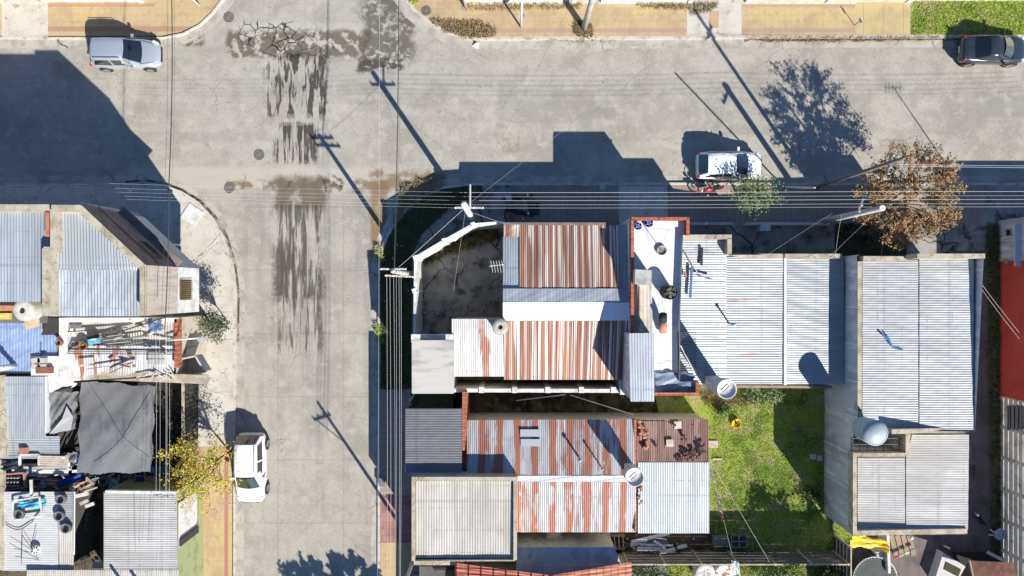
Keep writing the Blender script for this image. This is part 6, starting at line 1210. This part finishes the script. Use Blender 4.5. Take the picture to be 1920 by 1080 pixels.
# dark yard behind the shade cloth and junk strip
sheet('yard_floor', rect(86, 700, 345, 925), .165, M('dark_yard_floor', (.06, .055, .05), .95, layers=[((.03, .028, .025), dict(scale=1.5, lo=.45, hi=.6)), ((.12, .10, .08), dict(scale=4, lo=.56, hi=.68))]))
cols = [WHITE, POLEC, WOODL, WOOD, GREYM, plain('faded_blue', (.16, .28, .42), .6), RUSTP, DARKM]
lbl = ['white', 'grey', 'pale wooden', 'brown wooden', 'metal', 'faded blue', 'rusty', 'dark']
for k, (a, b, w, z, mt, lb) in enumerate((((25, 884), (128, 884), .24, 2.6, WHITE, 'wide white board on the junk heap'), ((26, 877), (130, 876), .14, 2.7, POLEC, 'grey board above the wide white board'), ((48, 891), (128, 890), .10, 2.5, WHITE, 'narrow white board below the wide one'), ((20, 872), (130, 871), .16, 2.9, DARKM, 'dark beam along the top of the junk heap'),
        ((56, 898), (100, 898), .10, 2.5, WOOD, 'short brown board above the red rack'), ((60, 913), (86, 913), .10, 2.4, WHITE, 'short white board at the bottom of the heap'), ((84, 925), (160, 902), .06, 2.8, RUSTP, 'long rusty rod slanting over the heap'), ((140, 914), (168, 898), .10, 2.7, WOODL, 'pale stick beside the blue cloth'), ((150, 918), (178, 905), .08, 2.6, WOODL, 'second pale stick beside the blue cloth'), ((158, 922), (182, 914), .08, 2.5, WOODL, 'third pale stick beside the blue cloth'),
        ((136, 932), (166, 925), .22, 2.3, WHITE, 'white board over the dark gap'), ((150, 945), (166, 938), .2, 2.2, POLEC, 'broken grey board over the dark gap'), ((160, 950), (176, 944), .2, 2.0, WHITE, 'second broken white board over the dark gap'))):
    item(MB().seg(P(*a, z), P(*b, z), w, z-.06, z+.03), 'board', lb, 'board', mt)
pr = thing('open_frame', 'white wooden frame on the ribbed grey roof', 'frame', P(55, 864, 3.6))
for a, b in (((36, 853), (72, 853)), ((72, 853), (72, 873)), ((36, 853), (36, 873))): MB().seg(P(*a, 3.62), P(*b, 3.62), .1, 3.52, 3.62).build('frame_bar', WHITE, pr)
for k in range(5): item(MB().seg(P(74, 856+k*3.8, 3.55), P(128, 857+k*3.8, 3.55), .09, 3.5, 3.57), 'slat', 'yellowish slat of the bundle beside the white frame', 'slat', WOODL, 'bundle of yellowish slats')
item(MB().box(P(45, 845, 3.62), (.42, .36, .22)), 'bucket', 'terracotta box on the ribbed grey roof', 'box', TERRA)
crumple('black plastic heap at the left end of the junk strip', [(4, 864), (42, 860), (44, 880), (2, 882)], 3.5, plain('black_plastic', (.025, .035, .04), .35), 'plastic_heap', 'plastic', .12, 12)
rk2 = thing('bottle_rack', 'red framed rack full of grey bottles', 'rack', P(27, 902, 2.7)); 
for a, b in (((8, 890), (44, 887)), ((44, 887), (46, 915)), ((46, 915), (10, 918)), ((10, 918), (8, 890))): MB().seg(P(*a, 2.9), P(*b, 2.9), .1, 2.7, 2.9).build('frame_bar', plain('faded_red_frame', (.42, .20, .17), .8), rk2)
for j in range(3):
    for k in range(5): MB().lathe(P(14+k*6, 894+j*8, 2.75), [(0, 0), (.07, 0), (.075, .2), (.03, .28), (0, .28)], 8).build('bottle', GREYM, rk2, True)
item(MB().prism(Pz([(80, 897, 2.55), (108, 897, 2.55), (108, 912, 2.55), (72, 910, 2.55)]), 2.4), 'grille_panel', 'orange red slatted panel in the junk heap', 'panel', M('orange_slats', (.42, .13, .06), .7, layers=[((.55, .4, .3), dict(kind='stripe', axis='y', period=.2, width=.05, soft=.02))]))
crumple('deep blue cloth stuffed into the junk heap', [(110, 898), (150, 888), (158, 902), (112, 912)], 2.6, BLUEP, 'cloth', 'cloth', .15, 12)
crumple('silver foil heap between the slats and the shade cloth', [(112, 850), (154, 846), (154, 872), (128, 874)], 3.1, M('silver_foil', (.45, .44, .42), .25, .7), 'foil', 'foil', .16, 14)
ch = thing('plastic_chair', 'pink plastic chair lying upside in the dark yard', 'chair', P(288, 901, 1.4)); MB().box(P(283, 902, 1.5), (.42, .42, .05), .1).build('seat', PINKP, ch); MB().box(P(295, 899, 1.6), (.40, .36, .06), .1, (0, .3)).build('backrest', PINKP, ch)
for dx, dy in ((-5, -5), (-5, 6), (4, -6), (4, 6)): MB().tube(P(283+dx, 902+dy, 1.48), P(283+dx*1.3, 902+dy*1.3, .3), .025).build('leg', POLEW, ch)
for k, (x, y, c, lb) in enumerate(((214, 904, plain('faded_blue', (.16, .28, .42)), 'faded blue folded chair in the dark yard'), (262, 900, BLUEP, 'deep blue folding chair with pale tubes'))):
    t = thing('folding_chair', lb, 'chair', P(x, y, 1.2)); MB().box(P(x, y+4, 1.4), (.5, .3, .06), .1).build('seat', c, t); MB().box(P(x, y-3, 1.5), (.5, .25, .06), .1, (.4, 0)).build('backrest', c, t)
    for s in (-1, 1): MB().path([P(x+s*9, y-14, 1.6), P(x+s*8, y+8, 1.3), P(x+s*10, y+10, .3)], .02).build('leg', POLEW, t)
hp = [P(276+12*math.cos(a), 888-14*math.sin(a), 1.6) for a in [math.pi*k/10 for k in range(11)]]; item(MB().path(hp, .03), 'hoop', 'pale blue hoop standing over the folding chair', 'hoop', plain('pale_blue_tube', (.35, .5, .65), .5))
item(MB().box(P(296, 882, 1.4), (.9, .5, .1)), 'glass_table', 'teal glass topped table in the dark yard', 'table', plain('teal_glass', (.08, .16, .18), .15))
debris('scrap piece in the dark gap between the roofs', [(142, 925), (190, 925), (190, 1060), (142, 1060)], 50, .3, .22, plain('dark_scrap', (.06, .06, .07)), name='scrap', cat='scrap', grp='scrap in the dark gap')
debris('scrap piece in the dark yard under the cables', [(292, 730), (338, 730), (338, 920), (292, 920)], 40, .3, .2, plain('yard_scrap', (.12, .11, .10), .9), name='scrap', cat='scrap', grp='scrap under the cables')
shp = thing('shopping_cart', 'dark metal cart in the gap beside the tyres', 'cart', P(155, 978, .3))
for a, b in (((144, 968), (168, 964)), ((144, 994), (168, 990)), ((144, 968), (144, 994)), ((163, 965), (160, 990)), ((144, 977), (163, 975)), ((144, 986), (162, 983)), ((150, 967), (150, 993))): MB().tube(P(*a, 1.2), P(*b, 1.2), .03).build('bar', GREYM, shp)
item(MB().tube(P(160, 1045, .5), P(166, 1041, .8), .12, n=14), 'pipe', 'thick grey pipe stub at the bottom of the dark gap', 'pipe', GREYM); item(MB().box(P(184, 1059, 2.6), (.6, .35, .1)), 'board', 'bright white board at the foot of the beige ribbed roof', 'board', WHITE)
an2 = thing('antenna', 'fallen thin antenna rods on the pale stained roof', 'antenna', P(60, 1030, 3.5))
for a, b in (((42, 1003), (40, 1058)), ((18, 1018), (72, 1048)), ((69, 995), (58, 1035)), ((42, 1003), (72, 1048)), ((28, 1043), (75, 1050))): MB().tube(P(*a, 3.6), P(*b, 3.5), .014, n=5).build('rod', DARKM, an2)
hz = [P(10+46*k/10, 982+11*math.sin(k*.31)+(k-6)*-.4*(k > 6), 3.42) for k in range(11)]; hz += [P(56+26*k/8, 984-4.5*k, 3.42) for k in range(1, 7)]
item(MB().path(hz, .022), 'hose', 'black hose curving over the pale stained roof', 'hose', BLACK)
item(MB().seg(P(57, 900, 3.5), P(58, 930, 3.5), .12, 3.4, 3.5), 'board', 'white upright lath between heap and window frame', 'board', WHITE)
roof_end = None
crumple('grey film gathered along the beige ribbed roof edge', [(290, 925), (330, 925), (330, 931), (290, 931)], 3.62, plain('grey_film', (.4, .4, .4), .5), 'plastic_sheet', 'plastic sheet', .05, 10)
cab('sagging wire over the beige ribbed roof', P(252, 925, 3.75), P(254, 1035, 3.75), .014, 0, DARKM)
# outside the frame: structures to the south that throw the bottom left shadows
so = thing('shadow_caster', 'unseen posts throwing shadows from south of the beige ribbed roof', 'shadow_caster', P(300, 1180, 3.5))
for x, y, z in ((300, 1150, 5.6), (262, 1140, 5.6)): MB().box((P(x, y, 3.5).x, P(x, y, 3.5).y, (3.4+z)/2), (.14, .14, z-3.4)).build('post', POLEC, so)

item(MB().path([P(1654, 626, 4.35), P(1664, 636, 4.3), P(1670, 645, 4.35), P(1676, 652, 4.3), P(1692, 656, 4.35)], .06).path([P(1661, 626, 4.35), P(1670, 640, 4.3)], .04).path([P(1676, 652, 4.3), P(1688, 652, 4.35)], .03), 'scrap_metal', 'twisted dark blue frame lying on the large white ribbed roof', 'metal frame', plain('blue_beam', (.08, .16, .38)))

mats = [(WHITE, 'white'), (WOODL, 'pale wooden'), (GREYM, 'grey metal'), (plain('faded_blue', (.16, .28, .42)), 'faded blue'), (RUSTP, 'rusty'), (DARKM, 'dark'), (POLEC, 'grey'), (WOOD, 'brown')]
for k in range(90):
    mt, nm = mats[R.randrange(8)]
    if k < 50: x, y, z = R.uniform(6, 175), R.uniform(872, 922), R.uniform(2.4, 2.9); wh = 'in the junk strip above the tyre roof'
    elif k < 72: x, y, z = R.uniform(170, 335), R.uniform(890, 920), R.uniform(1.0, 1.7); wh = 'in the junk strip below the shade cloth'
    else: x, y, z = R.uniform(132, 320), R.uniform(606, 690), 4.15; wh = 'lying loose on the junk covered roof'
    item(MB().box(P(x, y, z), (R.uniform(.15, .9), R.uniform(.05, .16), R.uniform(.03, .12)), R.gauss(0, .6), (R.uniform(-.2, .2), R.uniform(-.2, .2))), 'scrap_piece', nm+' scrap piece '+wh, 'scrap', mt, 'loose scrap '+wh)
